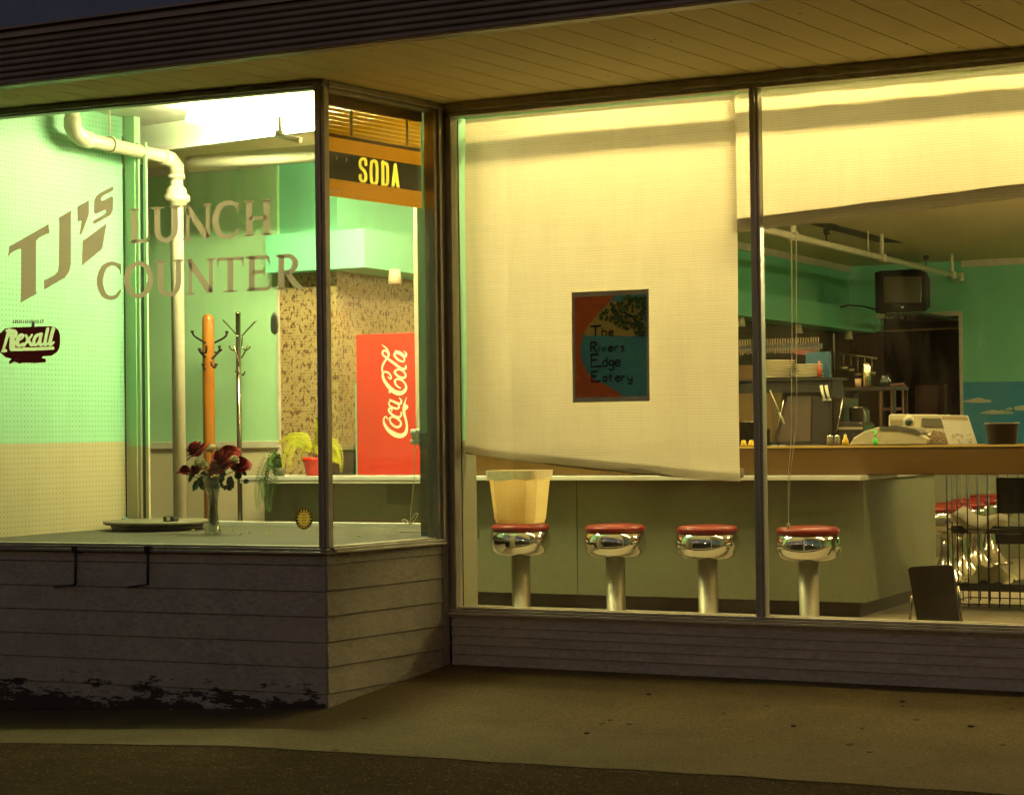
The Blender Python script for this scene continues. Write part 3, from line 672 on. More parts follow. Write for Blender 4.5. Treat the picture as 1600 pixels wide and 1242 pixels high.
# pegboard at the left end of the bay
pgx = -8.76
b = MB(); b.box(pgx-.02, pgx, -1.45, .555, .766, 3.638); tag(b.build('pegboard', M_peg), 'full-height pegboard painted mint over beige at left of display window', 'pegboard')
M_peg2 = wall_mat('pale_green_strip', 1.335, up=(.42, .70, .42), low=(.50, .47, .30))
pp = thing('partition_post', 'pale green upright post at the end of the pegboard', 'post', (-8.6, .45, .766))
pa = at(199, 690, .56).x; pb = at(214, 690, .56).x; pc = at(229, 690, .56).x
b = MB(); b.box(pa, pb, .56, .63, .767, 3.638); b.build('post', M_peg2, pp)
b = MB(); b.box(pb+.008, pb+.026, .57, .60, .767, 3.45); b.box(pc-.024, pc, .58, .60, .767, 3.45); b.build('trim_strip', M_peg2, pp)
b = MB(); b.box(pb+.030, pc-.028, .585, .59, .767, 3.3); b.build('dark_gap', mat('dark_teal_edge', (.02, .06, .07), .4), pp)
b = MB(); b.tube([(pa-.01, .55, 3.50), (pa-.014, .55, 3.3), (pa-.006, .552, 3.0), (pa-.006, .552, .77)], .004, 6); b.build('cable', M_dark, pp)
b = MB(); b.lathe([(0, 0), (.035, 0), (.035, .03), (0, .04)], (pa-.0, .53, .80), 12); b.build('plug', mat('teal_plastic', (.10, .22, .20), .4), pp)
# pier behind the corner
b = MB(); xa = at(661, 700, .14).x; xb = at(727, 700, .14).x
b.box(xa, xb, .10, .28, .19, 3.42); struct(b, 'corner_pier_wall', wall_mat('pier_paint', 1.35, up=(.24, .60, .38), low=(.24, .24, .15)))
b = MB(); q = at(677, 688, .1); b.box(xa-.002, q.x+.06, .096, .10, 1.30, 1.40); struct(b, 'painted_wall_patch', mat('dark_teal_paint', (.03, .15, .14), .5))

# ------------------------------------------------------------------ fluorescent fixtures (above the window head)
M_tubeM = emit('warm_tube', MAIN_COL, MAIN_E); M_tubeB = emit('cool_tube', BAY_COL, BAY_E); M_tubeFill = emit('added_fill_tube', (1.0, .88, .42), 200.)
M_tubeR = emit('room_tube', ROOM_COL, ROOM_E)
M_fix = mat('white_enamel_fixture', (.8, .8, .75), .35)
def fixture(x, y, z, L, m_, label, n=2, rz=0, hw=.07, gap=.09, group='fluorescent strip lights'):
    f = thing('strip_light', label, 'ceiling light', (x, y, z), group)
    Mx = Matrix.Translation((x, y, z)) @ Matrix.Rotation(rz, 4, 'Z')
    b = MB(Mx); b.box(-L/2, L/2, -hw, hw, 0, .06); b.build('housing', M_fix, f)
    for k in range(n):
        yy = (k-.5*(n-1))*gap
        b = MB(Mx); b.tube([(-L/2+.03, yy, -.03), (L/2-.03, yy, -.03)], .019, 8); b.build('tube', m_, f)
    return f
nm = ['leftmost', 'second', 'third', 'fourth']
for i, x in enumerate((-5.0, -3.5, -2.0, -.5)):
    fixture(x, .74, 3.74, 1.35, M_tubeM, 'fluorescent strip light above the main window, %s from the corner pier' % nm[i])
f1 = fixture(-7.15, .52, 3.575, 1.95, M_tubeB, 'fluorescent strip light above the display bay', rz=A1, hw=.02, gap=.12)
f2 = fixture(-6.95, 1.3, 3.32, 1.0, M_tubeFill, 'added strip light hidden behind the SODA banner to brighten the left wall')  # unseen lamp added to brighten the left wall and backlight the banner
for i, (x, y) in enumerate(((-4.3, 3.2), (-6.6, 4.6), (-1.6, 5.2), (-.9, 9.2), (-1.2, 12.2), (-.9, 2.9))):  # last one is added out of frame to light the counter end
    fixture(x, y, 3.16, 1.2, M_tubeR, 'ceiling strip light deep in the room, number hidden by the blinds from outside', rz=pi/2 if i % 2 else 0, hw=.025, gap=.16)
for o in [x for x in bpy.data.objects if x.get('label', '').startswith('ceiling strip light deep')]: o['label'] = 'ceiling strip light hung out of view in the dining room'

# ------------------------------------------------------------------ pipes
pipe = thing('drain_pipe', 'thick cream pipe with elbows running in and down behind display window', 'pipe', (-8.66, 1.0, .8))
pz = 3.395; px0 = -8.63; py0 = at(100, 215, 0).y
ps = -.14
q = at(95, 200, ps); 
b = MB()
r_ = .047
b.tube([(px0, ps, 3.638), (px0, ps, 3.50), (px0, ps+.02, 3.44), (px0, ps+.08, 3.41), (px0, ps+.16, 3.40), (px0, .86, 3.385), (px0, .95, 3.37), (px0, 1.0, 3.32), (px0, 1.0, 3.2), (px0, 1.0, .19)], r_, 18)
b.build('pipe_run', M_pipe, pipe)
b = MB(); b.tube([(px0, ps, 3.53), (px0, ps+.0, 3.47), (px0, ps+.03, 3.43), (px0, ps+.1, 3.405), (px0, ps+.17, 3.402)], .058, 18); b.build('elbow', M_pipe, pipe)
b = MB(); b.tube([(px0, .84, 3.386), (px0, .93, 3.375), (px0, 1.0, 3.33), (px0, 1.0, 3.27)], .057, 18)
b.lathe([(.05, 0), (.062, 0), (.062, .03), (.05, .03)], (px0, 1.0, 3.24), 18); b.build('elbow', M_pipe, pipe)
b = MB(); b.lathe([(.05, -.06), (.07, -.05), (.075, -.03), (.095, -.02), (.095, .02), (.075, .035), (.07, .07), (.05, .09)], (px0, 1.0, 3.10), 18)
b.build('coupling', M_pipe, pipe)
b = MB(); b.tube([(px0, .25, 3.638), (px0, .25, 3.47)], .006, 6); b.tube([(px0+.055*cos(a*pi/8), .25, 3.397+.055*sin(a*pi/8)+ (.0)) for a in range(17)], .007, 6); b.build('hanger', M_pipe, pipe)
cond = tag(MB().tube([(-8.60, 1.12, 3.36), (-6.1, 1.12, 3.36)], .06, 16).build('water_pipe', M_pipe), 'horizontal cream pipe running right from the elbow under the ceiling', 'pipe')
# sprinkler-like stub by the header
sp_ = at(437, 214, -.1)
b = MB(); b.tube([at(437, 182, -.1), at(438, 214, -.1)], .012, 8); b.tube([at(433, 212, -.1), at(470, 220, -.1)], .018, 8); b.lathe([(0, 0), (.03, .0), (.03, .03), (0, .03)], at(437, 212, -.1), 12)
tag(b.build('sprinkler', M_pipe), 'small white sprinkler stub hanging in bright light at top of the display window', 'sprinkler')
# ceiling pipe in the right window
PXX = -6.28
cp = thing('sprinkler_pipe', 'long thin cream pipe hung below the ceiling in the back room', 'pipe', (PXX, 10, 3.2))
e0 = at(1500, 433, 13.9); e1 = at(1195, 362, 7.8)
e1.x = e0.x; 
Z0 = e0.z; PXX = e0.x
y1_ = 7.0
b = MB(); b.tube([(PXX, 4.0, Z0), (PXX, 13.9, Z0)], .034, 12); b.lathe([(0, -.05), (.05, -.05), (.05, .05), (0, .05)], (PXX, 13.9, Z0), 12); b.build('pipe_run', M_pipe, cp)
for px_ in (1240, 1378, 1487):
    d = ray(px_, 400); Y = EYE.y + d.y*(PXX/d.x)
    b = MB(); b.tube([(PXX, Y, Z0), (PXX, Y, 3.5)], .022 if px_ != 1240 else .03, 8); b.tube([(PXX-.045, Y, Z0), (PXX+.045, Y, Z0)], .045, 10); b.build('hanger', M_pipe, cp)
for px_ in (1357, 1292, 1447):
    d = ray(px_, 400); Y = EYE.y + d.y*(PXX/d.x)
    b = MB(); b.tube([(PXX, Y, Z0), (PXX, Y, 3.5 if px_ == 1357 else Z0+.13)], .008, 6)
    if px_ != 1357: b.lathe([(0, 0), (.03, 0), (.035, .05), (0, .06)], (PXX, Y, Z0+.10), 10)
    b.build('sprinkler_head', M_pipe if px_ == 1357 else M_dark, cp)
# ceiling hatch
hp = [atz(1262, 350, 3.495), atz(1300, 350, 3.495), atz(1412, 380, 3.495), atz(1372, 379, 3.495)]
b = MB(); b.hexa([p for p in hp], [p+Vector((0, 0, .004)) for p in hp]); tag(b.build('ceiling_vent', mat('dark_vent', (.10, .08, .05), .7, nscale=40)), 'dark grille strip set in the ceiling above the cream pipe', 'vent')
b = MB(); q0 = atz(1570, 378, 3.497); q1 = atz(1600, 392, 3.497)

# ------------------------------------------------------------------ blinds of the main window
def sheet(fn, nu, nv, name, m_, parent, thick=.002):
    b = bmesh.new(); V = [[b.verts.new(fn(i/nu, j/nv)) for j in range(nv+1)] for i in range(nu+1)]
    for i in range(nu):
        for j in range(nv):
            f = b.faces.new((V[i][j], V[i+1][j], V[i+1][j+1], V[i][j+1])); f.smooth = True
    me = bpy.data.meshes.new(name); b.to_mesh(me); b.free(); me.materials.append(m_)
    o = bpy.data.objects.new(name, me); C.objects.link(o)
    if parent: o.parent = parent; o.matrix_parent_inverse = parent.matrix_basis.inverted()
    return o
bl1 = thing('roller_blind', 'long cream woven blind hanging low and crooked in the middle window pane', 'blind', (-4.9, .12, 3.3))
TL1, TR1 = at(727, 187, .12), at(1149, 147, .12); BL1, BR1 = at(727, 708, .12), at(1157, 752, .12)
def s1(u, v):
    top = TL1.lerp(TR1, u); bot = BL1.lerp(BR1, u); p = top.lerp(bot, v)
    p.y += .008*sin(u*9+v*3)*v + .005*sin(v*40+u*5)*max(0, v-.86)*6 + .006*sin(u*4.5-v*7) + .004*sin(u*17+v*2.2)*v
    p.z -= .03*sin(u*pi)*v*v*(.6)
    return p
sheet(s1, 40, 80, 'blind_cloth', M_blind, bl1)
def hemroll(u):
    p = BL1.lerp(BR1, u); p.z -= .03*sin(u*pi)*.6; return p
b = MB(); b.tube([hemroll(i/24)+Vector((0, .036, .045)) for i in range(25)], [.018+.010*i/24 for i in range(25)], 12); b.build('bottom_roll', M_roll, bl1)
b = MB(); b.tube([hemroll(i/24)+Vector((0, .004, .002)) for i in range(25)], .005, 8); b.build('bottom_rail', M_hem, bl1)
b = MB(); b.box(TL1.x-.02, TR1.x, .13, .17, 3.325, 3.355); b.build('headrail', M_mint, bl1)
bl2 = thing('roller_blind', 'cream woven blind rolled up to the upper third of the right-hand window', 'blind', (-2.9, .16, 3.3))
TL2 = at(1146, 142, .16); TR2 = at(1760, 80, .16); BL2 = at(1147, 346, .16); BR2 = at(1760, 270, .16)
def s2(u, v):
    p = TL2.lerp(TR2, u).lerp(BL2.lerp(BR2, u), v); p.y += (.010*sin(u*11+v*3)*v+.004*sin(u*31+v))*(1-v); return p
sheet(s2, 40, 40, 'blind_cloth', M_blind, bl2)
b = MB(); n_ = 30
b.tube([BL2.lerp(BR2, i/n_)+Vector((0, .03, -.02+.0012*sin(i*.7))) for i in range(n_+1)], [.043+.001*sin(i*1.3) for i in range(n_+1)], 14); b.build('bottom_roll', M_roll, bl2)
b = MB(); b.box(TL2.x, TR2.x, .17, .21, 3.325, 3.355); b.build('headrail', M_mint, bl2)
M_cord = mat('pale_cord', (.72, .66, .42), .6)
b = MB()
for pxa in (1236.5, 1243.5):
    pts = [at(pxa, 330, .22), at(pxa+1, 500, .22), at(pxa+(1 if pxa > 1240 else 0), 640, .22), at(pxa-(3.5 if pxa > 1240 else 1), 697, .22), at(pxa-(9 if pxa > 1240 else 5), 745, .22), at(1232, 800, .22), at(1232, 820, .22)]
    b.tube(catmull([tuple(p) for p in pts], 4), .0022, 6)
q = at(1232, 822, .22); b.lathe([(0, .02), (.008, .015), (.012, -.01), (0, -.012)], q, 10)
b.tube([at(1242, 330, .19), at(1236, 150, .19)], .002, 6)
b.build('pull_cord', M_cord, bl2)
# batten whose shadow crosses the cloth
b = MB(); b.box(-5.75, 4, .235, .275, 3.205, 3.28); tag(b.build('curtain_batten', M_cream), 'long timber batten behind the top of the window blinds', 'batten')
# narrow blind seen edge-on through the return glass
bl3 = thing('roller_blind', 'narrow strip of cream blind beside the corner pier, seen through the return pane', 'blind', (-6.4, .3, 3.3))
xa3, xb3 = at(645, 330, .30).x, at(664, 330, .30).x
xc3 = at(650, 690, .30).x
sheet(lambda u, v: Vector((xa3+(xc3-xa3)*v+(xb3-xa3)*u*(1-.0*v), .30+.003*sin(v*9), 3.35+(1.42-3.35)*v)), 6, 30, 'blind_cloth', M_blind, bl3)
b = MB(); b.tube([(xc3-.03, .30, 1.405), (xb3+.05, .30, 1.405)], .022, 12); b.tube([(xc3-.03, .30, 1.345), (xb3+.05, .30, 1.35)], .018, 12); b.tube([(xc3-.02, .30, 1.375), (xb3+.05, .30, 1.38)], .02, 10); b.build('bottom_roll', M_white, bl3)
b = MB(); b.tube([tuple(at(x, y, .28)) for x, y in ((654, 600), (649, 700), (647, 745), (640, 820))], .003, 6)
b.tube([tuple(at(x, y, .28)) for x, y in catmull([(640, 820), (634, 812), (628, 813), (640, 819), (652, 806), (650, 802), (642, 812), (640, 820)], 4)], .003, 6); b.build('pull_cord', M_cord, bl3)

# poster on the main pane
ps_ = thing('poster', 'small framed poster of a river and tree hung in the middle window', 'poster', at(953, 540, .012))
PY = .0
pc_ = [(893, 457), (1013.5, 451.5), (1015, 626.5), (895, 629)]
def fpo(x, y, k): return at(x, y, .0165-k)
def qmap(u, v):   # u right, v down, in the quad
    (ax, ay), (bx, by), (cx, cy2), (dx, dy) = pc_
    tx, ty = ax+(bx-ax)*u, ay+(by-ay)*u; sx2, sy2 = dx+(cx-dx)*u, dy+(cy2-dy)*u
    return tx+(sx2-tx)*v, ty+(sy2-ty)*v
fq = lambda u, v, k: fpo(*qmap(u, v), k)
K = Ink(fq); K.poly([(0, 0), (1, 0), (1, 1), (0, 1)]); K.build('poster_border', mat('grey_green_card', (.75, .75, .52), .6, nscale=30), ps_)
lift = lambda d: (lambda x, y, k: fq(x, y, k+d))
K = Ink(lift(.001)); K.poly([(.035, .045), (.965, .045), (.965, .955), (.035, .955)]); K.build('water_area', mat('poster_teal', (.13, .52, .50), .5, nscale=50, col2=(.10, .44, .42)), ps_)
K = Ink(lift(.002)); K.poly([(.25, .24), (.5, .1), (.9, .1), (.965, .4), (.75, .42), (.45, .40), (.2, .4), (.15, .38)]); K.build('far_bank', mat('poster_olive', (.80, .68, .14), .5, nscale=60), ps_)
K = Ink(lift(.003)); K.poly([(.035, .045), (.56, .045), (.45, .13), (.33, .21), (.22, .30), (.14, .40), (.10, .52), (.13, .64), (.2, .74), (.3, .81), (.45, .85), (.6, .92), (.66, .955), (.035, .955)]); K.build('bank_shape', mat('poster_rust', (.90, .20, .035), .5, nscale=24, col2=(.62, .15, .03), namt=.8), ps_)
K = Ink(lift(.004)); rr = random.Random(3)
for i in range(260):
    u, v = rr.uniform(.36, .96), rr.uniform(.05, .43)
    if v > .16+.32*(u-.3) + .06 or (u < .5 and v > .25 and rr.random() < .6) or v < .25-.5*(u-.3)*1.2: continue
    r = rr.uniform(.012, .032); a = rr.uniform(0, pi)
    K.poly([(u+r*cos(a+j*2*pi/5)*rr.uniform(.6, 1.3), v+r*.7*sin(a+j*2*pi/5)) for j in range(5)])
K.dz = .00002
K.build('tree_canopy', mat('poster_dark_green', (.10, .22, .04), .5, nscale=60, col2=(.04, .09, .02)), ps_)
K = Ink(lift(.0065)); K.rib([(.93, .42, .03), (.8, .25, .02), (.6, .18, .008)], smooth=True); K.rib([(.85, .32, .012), (.7, .30, .008), (.58, .33, .004)], smooth=True); K.rib([(.9, .38, .012), (.85, .42, .006)]); K.build('tree_branch', M_dark, ps_)
STK = {
 'T': [[(0, 1), (1.1, 1.03)], [(.5, 1), (.48, 0)]], 'h': [[(0, 1), (0, 0)], [(0, .45), (.3, .6), (.5, .45), (.5, 0)]],
 'e': [[(.05, .33), (.55, .36), (.45, .58), (.2, .58), (.02, .3), (.2, .02), (.55, .08)]],
 'R': [[(.05, 0), (.08, 1)], [(.0, .95), (.5, 1.0), (.62, .75), (.4, .52), (.1, .5)], [(.25, .5), (.75, -.05)]],
 'i': [[(.1, .58), (.1, 0)], [(.1, .75), (.12, .8)]], 'v': [[(0, .58), (.22, .0), (.48, .6)]],
 'r': [[(.05, .58), (.05, 0)], [(.05, .4), (.2, .58), (.42, .55)]], 's': [[(.45, .52), (.2, .6), (.08, .45), (.4, .22), (.3, .02), (.02, .05)]],
 'E': [[(.1, 1.), (.05, 0), (.95, .02)], [(0, 1.), (.7, 1.04)], [(.1, .55), (.55, .58)]], 'd': [[(.5, 1), (.5, 0)], [(.5, .5), (.25, .6), (.03, .3), (.2, .0), (.5, .12)]],
 'g': [[(.48, .5), (.25, .6), (.04, .35), (.2, .1), (.46, .2)], [(.5, .58), (.5, -.2), (.3, -.38), (.02, -.25)]],
 'a': [[(.48, .5), (.25, .6), (.04, .3), (.2, 0), (.46, .12)], [(.5, .58), (.5, .0)]], 't': [[(.15, .9), (.15, .1), (.35, .0)], [(0, .6), (.38, .62)]],
 'y': [[(0, .58), (.05, .15), (.3, .05), (.48, .2)], [(.5, .58), (.5, -.2), (.25, -.38), (.0, -.25)]],
}
K = Ink(lift(.008)); K.dz = .00002
for word, v0, u0, sz, adv in (('The', .405, .24, .075, .105), ('Rivers', .545, .235, .072, .098), ('Edge', .68, .235, .09, .125), ('Eatery', .815, .24, .075, .108)):
    u = u0
    for i, ch in enumerate(word):
        s_ = sz if i else sz*1.2
        for st in STK[ch]:
            K.rib([(u+x*.115*(1.15 if i == 0 else 1)*(sz/.078), v0-y*s_, .017 if i == 0 else .013) for x, y in st], smooth=len(st) > 3, k=3)
        u += {'T': .15, 'R': .105, 'E': .15, 'i': .045, 'h': .085}.get(ch, .082)
K.build('lettering', M_dark, ps_)

# ------------------------------------------------------------------ wooden blind and SODA banner behind the return pane
def fret(d):
    return lambda x, y, k: onp(x, y, P0+NR*d, NR, k)
wb = thing('slatted_blind', 'orange timber slat blind at the top of the narrow return window', 'blind', P0+Vector((0, .5, 3.2)))
M_or = blind_mat('orange_slat', (.92, .46, .03), (.22, .095, .004))
M_tape = blind_mat('yellow_tape', (.95, .70, .10), (.95, .75, .12))
M_orB = blind_mat('orange_banner', (.95, .52, .03), (.98, .60, .03))
aL, aR = .032, RL-.132
zt0 = onp(512, 210, P0+NR*.08, NR).z
tps = [(onp(x, 200, P0+NR*.07, NR)-P0).dot(UR) for x in (547, 634)]
cuts = [aL, tps[0]-.0115, tps[0]+.0115, tps[1]-.0115, tps[1]+.0115, aR]
NS = 7; zt1 = 3.30; hh = (zt1-zt0-.006)/NS
b = MB(FR); b2 = MB(FR)
for i in range(NS):
    z0 = zt1-i*hh
    b.face([(aL, .066, z0-hh+.004), (aR, .066, z0-hh+.004), (aR, .072, z0), (aL, .072, z0)])
    b2.face([(aL, .0655, z0-hh-.0005), (aR, .0655, z0-hh-.0005), (aR, .0655, z0-hh+.0045), (aL, .0655, z0-hh+.0045)])
    b2.face([(aL, .0655, z0-hh-.0005), (aR, .0655, z0-hh-.0005), (aR, .0725, z0-hh+.0002), (aL, .0725, z0-hh+.0002)])
b.build('slats', M_or, wb); b2.build('slat_gap_light', blind_mat('yellow_gap_light', (.95, .62, .08), (.42, .22, .02)), wb)  # yellow strips stand for light coming through the gaps between slats
b = MB(FR); b.box(aL, aR, .055, .085, 3.285, 3.39); b.build('headrail', mat('dark_orange_wood', (.30, .13, .02), .5, nscale=8, stretch=(1, 1, 6)), wb)
b = MB(FR); b.box(aL, aR, .076, .080, zt0-.012, zt0+.012); b.build('bottom_rail', mat('brown_blind_rail', (.22, .10, .02), .5), wb)
for k in (1, 3):
    b = MB(FR); b.box(cuts[k], cuts[k+1], .0600, .0612, zt0+.004, 3.284); b.build('ladder_tape', mat('yellow_tape', (.98, .80, .16), .7), wb)
bn = thing('soda_banner', 'orange banner with dark stripe reading SODA behind the return pane', 'banner', P0+Vector((0, .5, 2.8)))
bzs = [onp(512, y, P0+NR*.08, NR).z for y in (210, 235.5, 278.5, 306)]
zt0, zb0 = bzs[0], bzs[3]
b = MB(FR); b.box(aL, aR+.02, .081, .082, bzs[1]-.006, zt0); b.build('upper_band', M_orB, bn)
b = MB(FR); b.box(aL, aR+.02, .081, .082, zb0, bzs[2]+.006); b.build('lower_band', M_orB, bn)
fs = lambda x, y, k: onp(x, y, P0+NR*.0745, NR, k)
fst = lambda x, y, k: onp(x, y, P0+NR*.080, NR, 0)
SS = []
c5 = lambda L: [(500+x/5.915, 130+y/5.915, *r) for x, y, *r in L]
wS = 4.6
SS.append((c5([(425, 755, wS), (420, 710, wS), (395, 700, wS), (372, 725, wS), (375, 775, wS), (410, 815, wS), (425, 860, wS), (418, 900, wS), (395, 910, wS), (372, 885, wS), (372, 855, wS)]), True))
SS.append((c5([(500, 718, wS), (475, 745, wS), (475, 900, wS), (502, 930, wS), (525, 905, wS), (525, 750, wS), (500, 718, wS)]), True))
SS.append((c5([(582, 730, wS), (582, 950, wS)]), False)); SS.append((c5([(578, 740, wS), (605, 745, wS), (624, 775, wS), (624, 910, wS), (605, 945, wS), (578, 938, wS)]), True))
SS.append((c5([(672, 968, wS), (696, 755, wS)]), False)); SS.append((c5([(696, 755, wS), (724, 980, wS)]), False)); SS.append((c5([(680, 905, 4), (716, 912, 4)]), False))
def instripe(x, y):
    p = fst(x, y, 0); a = (p-P0).dot(UR); return aL < a < aR+.02 and bzs[2] < p.z < bzs[1]
raster(fst, 505., 682., 228., 312., .5, instripe, SS, 'lettering', blind_mat('yellow_lettering', (.9, .62, .06), (.80, .60, .07)), 'dark_stripe', mat('dark_olive_stripe', (.085, .09, .04), .6, col2=(.065, .065, .035), nscale=6), bn)
K = Ink(fs)
for x, y in ((155, 690), (245, 705)): K = Ink(fs); K.rib(c5([(x-8, y-12, 1.2), (x+4, y, 2.), (x-8, y+25, 1.2)]), smooth=True); K.build('chipped_spot', M_cream, bn)
K = Ink(fs); K.rib(c5([(60, 990, 2), (95, 1005, 1), (130, 990, 2), (185, 1010, 1.5)]), smooth=True)
K.build('chipped_spot', M_cream, bn)

# ------------------------------------------------------------------ lunch counter
CYF = 1.70
ctr = thing('lunch_counter', 'long sage-panelled lunch counter with white top and brown timber upper edge', 'counter', (-6, CYF, .19))
xr = -3.80; xl = at(392, 760, CYF).x
M_pan2 = M_panel
b = MB(); b.box(xl+.12, xr, CYF, CYF+.03, .285, 1.065); b.box(xr-.03, xr-.0, CYF+.031, 3.298, .285, 1.065); b.box(xl+.12, xr, 3.30, 3.40, .285, 1.065)
b.build('front_panel', M_panel, ctr)
for x in (at(902, 850, CYF).x, -6.9):
    b = MB(); b.box(x-.002, x+.002, CYF-.0015, CYF+.001, .285, 1.065); b.build('panel_joint', M_dark, ctr)
b = MB(); b.box(xl+.2, xr-.05, CYF+.05, 3.35, .19, .284); b.build('toe_kick', mat('toe_kick_brown', (.05, .03, .025), .5), ctr)
b = MB(); b.box(xl, xr+.03, 1.555, 3.45, 1.066, 1.096); b.build('counter_top', M_white, ctr, bevel=.004)
b = MB(); b.box(xl, at(655, 740, 1.6).x+.1, 1.56, 1.575, 1.045, 1.0655); b.build('edge_band', M_cream, ctr)
b = MB(); b.box(-7.0, -1.2, 1.70, 2.40, 1.098, 1.283); b.build('timber_ledge', M_wood, ctr, bevel=.006)
b = MB(); b.box(-7.0, -1.2, 1.694, 1.699, 1.272, 1.284); b.build('timber_edge_strip', mat('worn_gold_edge', (.62, .42, .10), .35), ctr)
b = MB(); b.box(-2.2, -1.2, 1.78, 2.30, .19, 1.097); b.build('support_panel', M_panel, ctr)
b = MB(); b.box(xl+.05, xl+.10, 1.9, 3.3, .19, 1.065); b.build('end_panel', M_panel, ctr)

grime(M_panel, 14., .22, (1, 1, 1)); grime(M_plat, 30., .5, (1, 1, 1)) if 'M_plat' in globals() else None
# stools
M_chr2 = mat('worn_chrome', (.75, .72, .62), .18, .95, nscale=6, col2=(.38, .34, .25))
def make_stool(label, flared=False):
    r = thing('counter_stool', label, 'stool', (0, 0, 0), 'chrome stools at the lunch counter')
    b = MB()
    if not flared: b.lathe([(0, 0), (.075, 0), (.075, .004), (.062, .006), (.062, .40), (0, .40)], seg=24)
    else: b.lathe([(0, 0), (.19, 0), (.195, .012), (.17, .03), (.12, .08), (.075, .15), (.055, .21), (.045, .28), (.045, .40), (0, .40)], seg=28)
    b.build('pedestal', M_steel if not flared else M_chr2, r)
    b = MB(); b.lathe([(0, .395), (.13, .398), (.168, .408), (.190, .43), (.201, .465), (.203, .50), (.195, .53), (.187, .552), (.180, .556), (0, .556)], seg=48)
    b.build('chrome_rim', M_chrome if not flared else M_chr2, r)
    b = MB(); b.lathe([(0, .557), (.182, .557), (.192, .566), (.195, .580), (.190, .592), (.175, .602), (.12, .608), (0, .610)], seg=48)
    b.build('seat', M_red, r)
    return r
sy_ = 1.12
pos = [at(813, 825, sy_), at(961, 823, sy_), at(1105, 822, sy_), at(1262.5, 826, sy_)]
lab = ['red-topped chrome stool carrying the cream waste bin', 'red-topped chrome stool between the one with the bin and the third, mid window',
       'red-topped chrome stool just left of the window mullion', 'red-topped chrome stool just right of the window mullion, under the hanging cord']
st0 = make_stool(lab[0])
for i, p in enumerate(pos):
    if i == 0: st0.location = (p.x, sy_, .19); st = st0
    else: st = copy_tree(st0, (p.x, sy_, .19), lab[i])
st1 = make_stool('flared-base chrome stool nearest of the row behind the wire rack', True)
st1['group'] = 'flared stools along the far counter'
fl_ = [(at(1478, 780, 4.4).x, 4.4), (at(1500, 775, 5.1).x, 5.1), (at(1524, 772, 5.9).x, 5.9), (at(1546, 770, 6.8).x, 6.8)]
fl_lab = ['nearest', 'second', 'third', 'farthest']
for i, (x, y) in enumerate(fl_):
    if i == 0: st1.location = (x, y, .19)
    else: copy_tree(st1, (x, y, .19), 'flared-base chrome stool, %s in the row behind the wire rack' % fl_lab[i])
fc = thing('far_counter', 'pale panelled counter behind the flared stools', 'counter', (-3.4, 7, .19))
b = MB(); b.box(-5.8, -1.0, 7.6, 8.3, .19, 1.10); b.build('panel', M_panel, fc); b = MB(); b.box(-5.85, -1.0, 7.5, 8.35, 1.10, 1.14); b.build('counter_top', M_white, fc)

# waste bin on stool one
p = pos[0]; bz = .19+.611
bin_ = thing('waste_bin', 'cream plastic waste bin with a clear liner standing on a stool', 'bin', (p.x, sy_, bz))
prof = []
def octo(w_, d_, c_, z): return [(p.x+sx_*a, sy_+sy2*bb, z) for sx_, sy2, a, bb in ((-1, -1, w_-c_, d_), (1, -1, w_-c_, d_), (1, -1, w_, d_-c_), (1, 1, w_, d_-c_), (1, 1, w_-c_, d_), (-1, 1, w_-c_, d_), (-1, 1, w_, d_-c_), (-1, -1, w_, d_-c_))]
b = MB()
lv = [(.142, .12, .045, bz), (.145, .122, .046, bz+.02), (.150, .126, .048, bz+.022), (.182, .155, .06, bz+.335)]
for (A, B_) in zip(lv[:-1], lv[1:]): 
    a_, c_ = octo(*A), octo(*B_)
    for i in range(8): b.face([a_[i], a_[(i+1) % 8], c_[(i+1) % 8], c_[i]])
b.face(octo(*lv[0]))
M_bin = bpy.data.materials.new('translucent_cream_plastic'); M_bin.use_nodes = True
M_bin = blind_mat('translucent_cream_plastic', (.85, .66, .30), (.85, .66, .30))
M_bin0 = bpy.data.materials.new('x'); M_bin0.use_nodes = True; pb_ = M_bin0.node_tree.nodes['Principled BSDF']; pb_.inputs['Base Color'].default_value = (.80, .62, .30, 1); pb_.inputs['Roughness'].default_value = .4; pb_.inputs['Subsurface Weight'].default_value = .2; pb_.inputs['Subsurface Radius'].default_value = (.05, .04, .02)
b.build('bin_body', M_bin, bin_)
b = MB(); o1, o2 = octo(.186, .16, .062, bz+.30), octo(.190, .163, .062, bz+.345)
rr = random.Random(5)
o1 = [(x, y, z-.02+rr.uniform(-.03, .02)) for x, y, z in o1]
ring = catmull(o1, 5, True)[:-1]; ring2 = catmull(o2, 5, True)[:-1]
n_ = len(ring)
b.bm.verts.ensure_lookup_table()
vA = [b.v((x+rr.uniform(-.003, .003), y+rr.uniform(-.003, .003), z+rr.uniform(-.008, .008))) for x, y, z in ring]; vB = [b.v(q) for q in ring2]
for i in range(n_):
    f = b.bm.faces.new((vA[i], vA[(i+1) % n_], vB[(i+1) % n_], vB[i])); f.smooth = True
b.build('liner_bag', mat('pale_liner', (.85, .74, .48), .25, nscale=30), bin_)

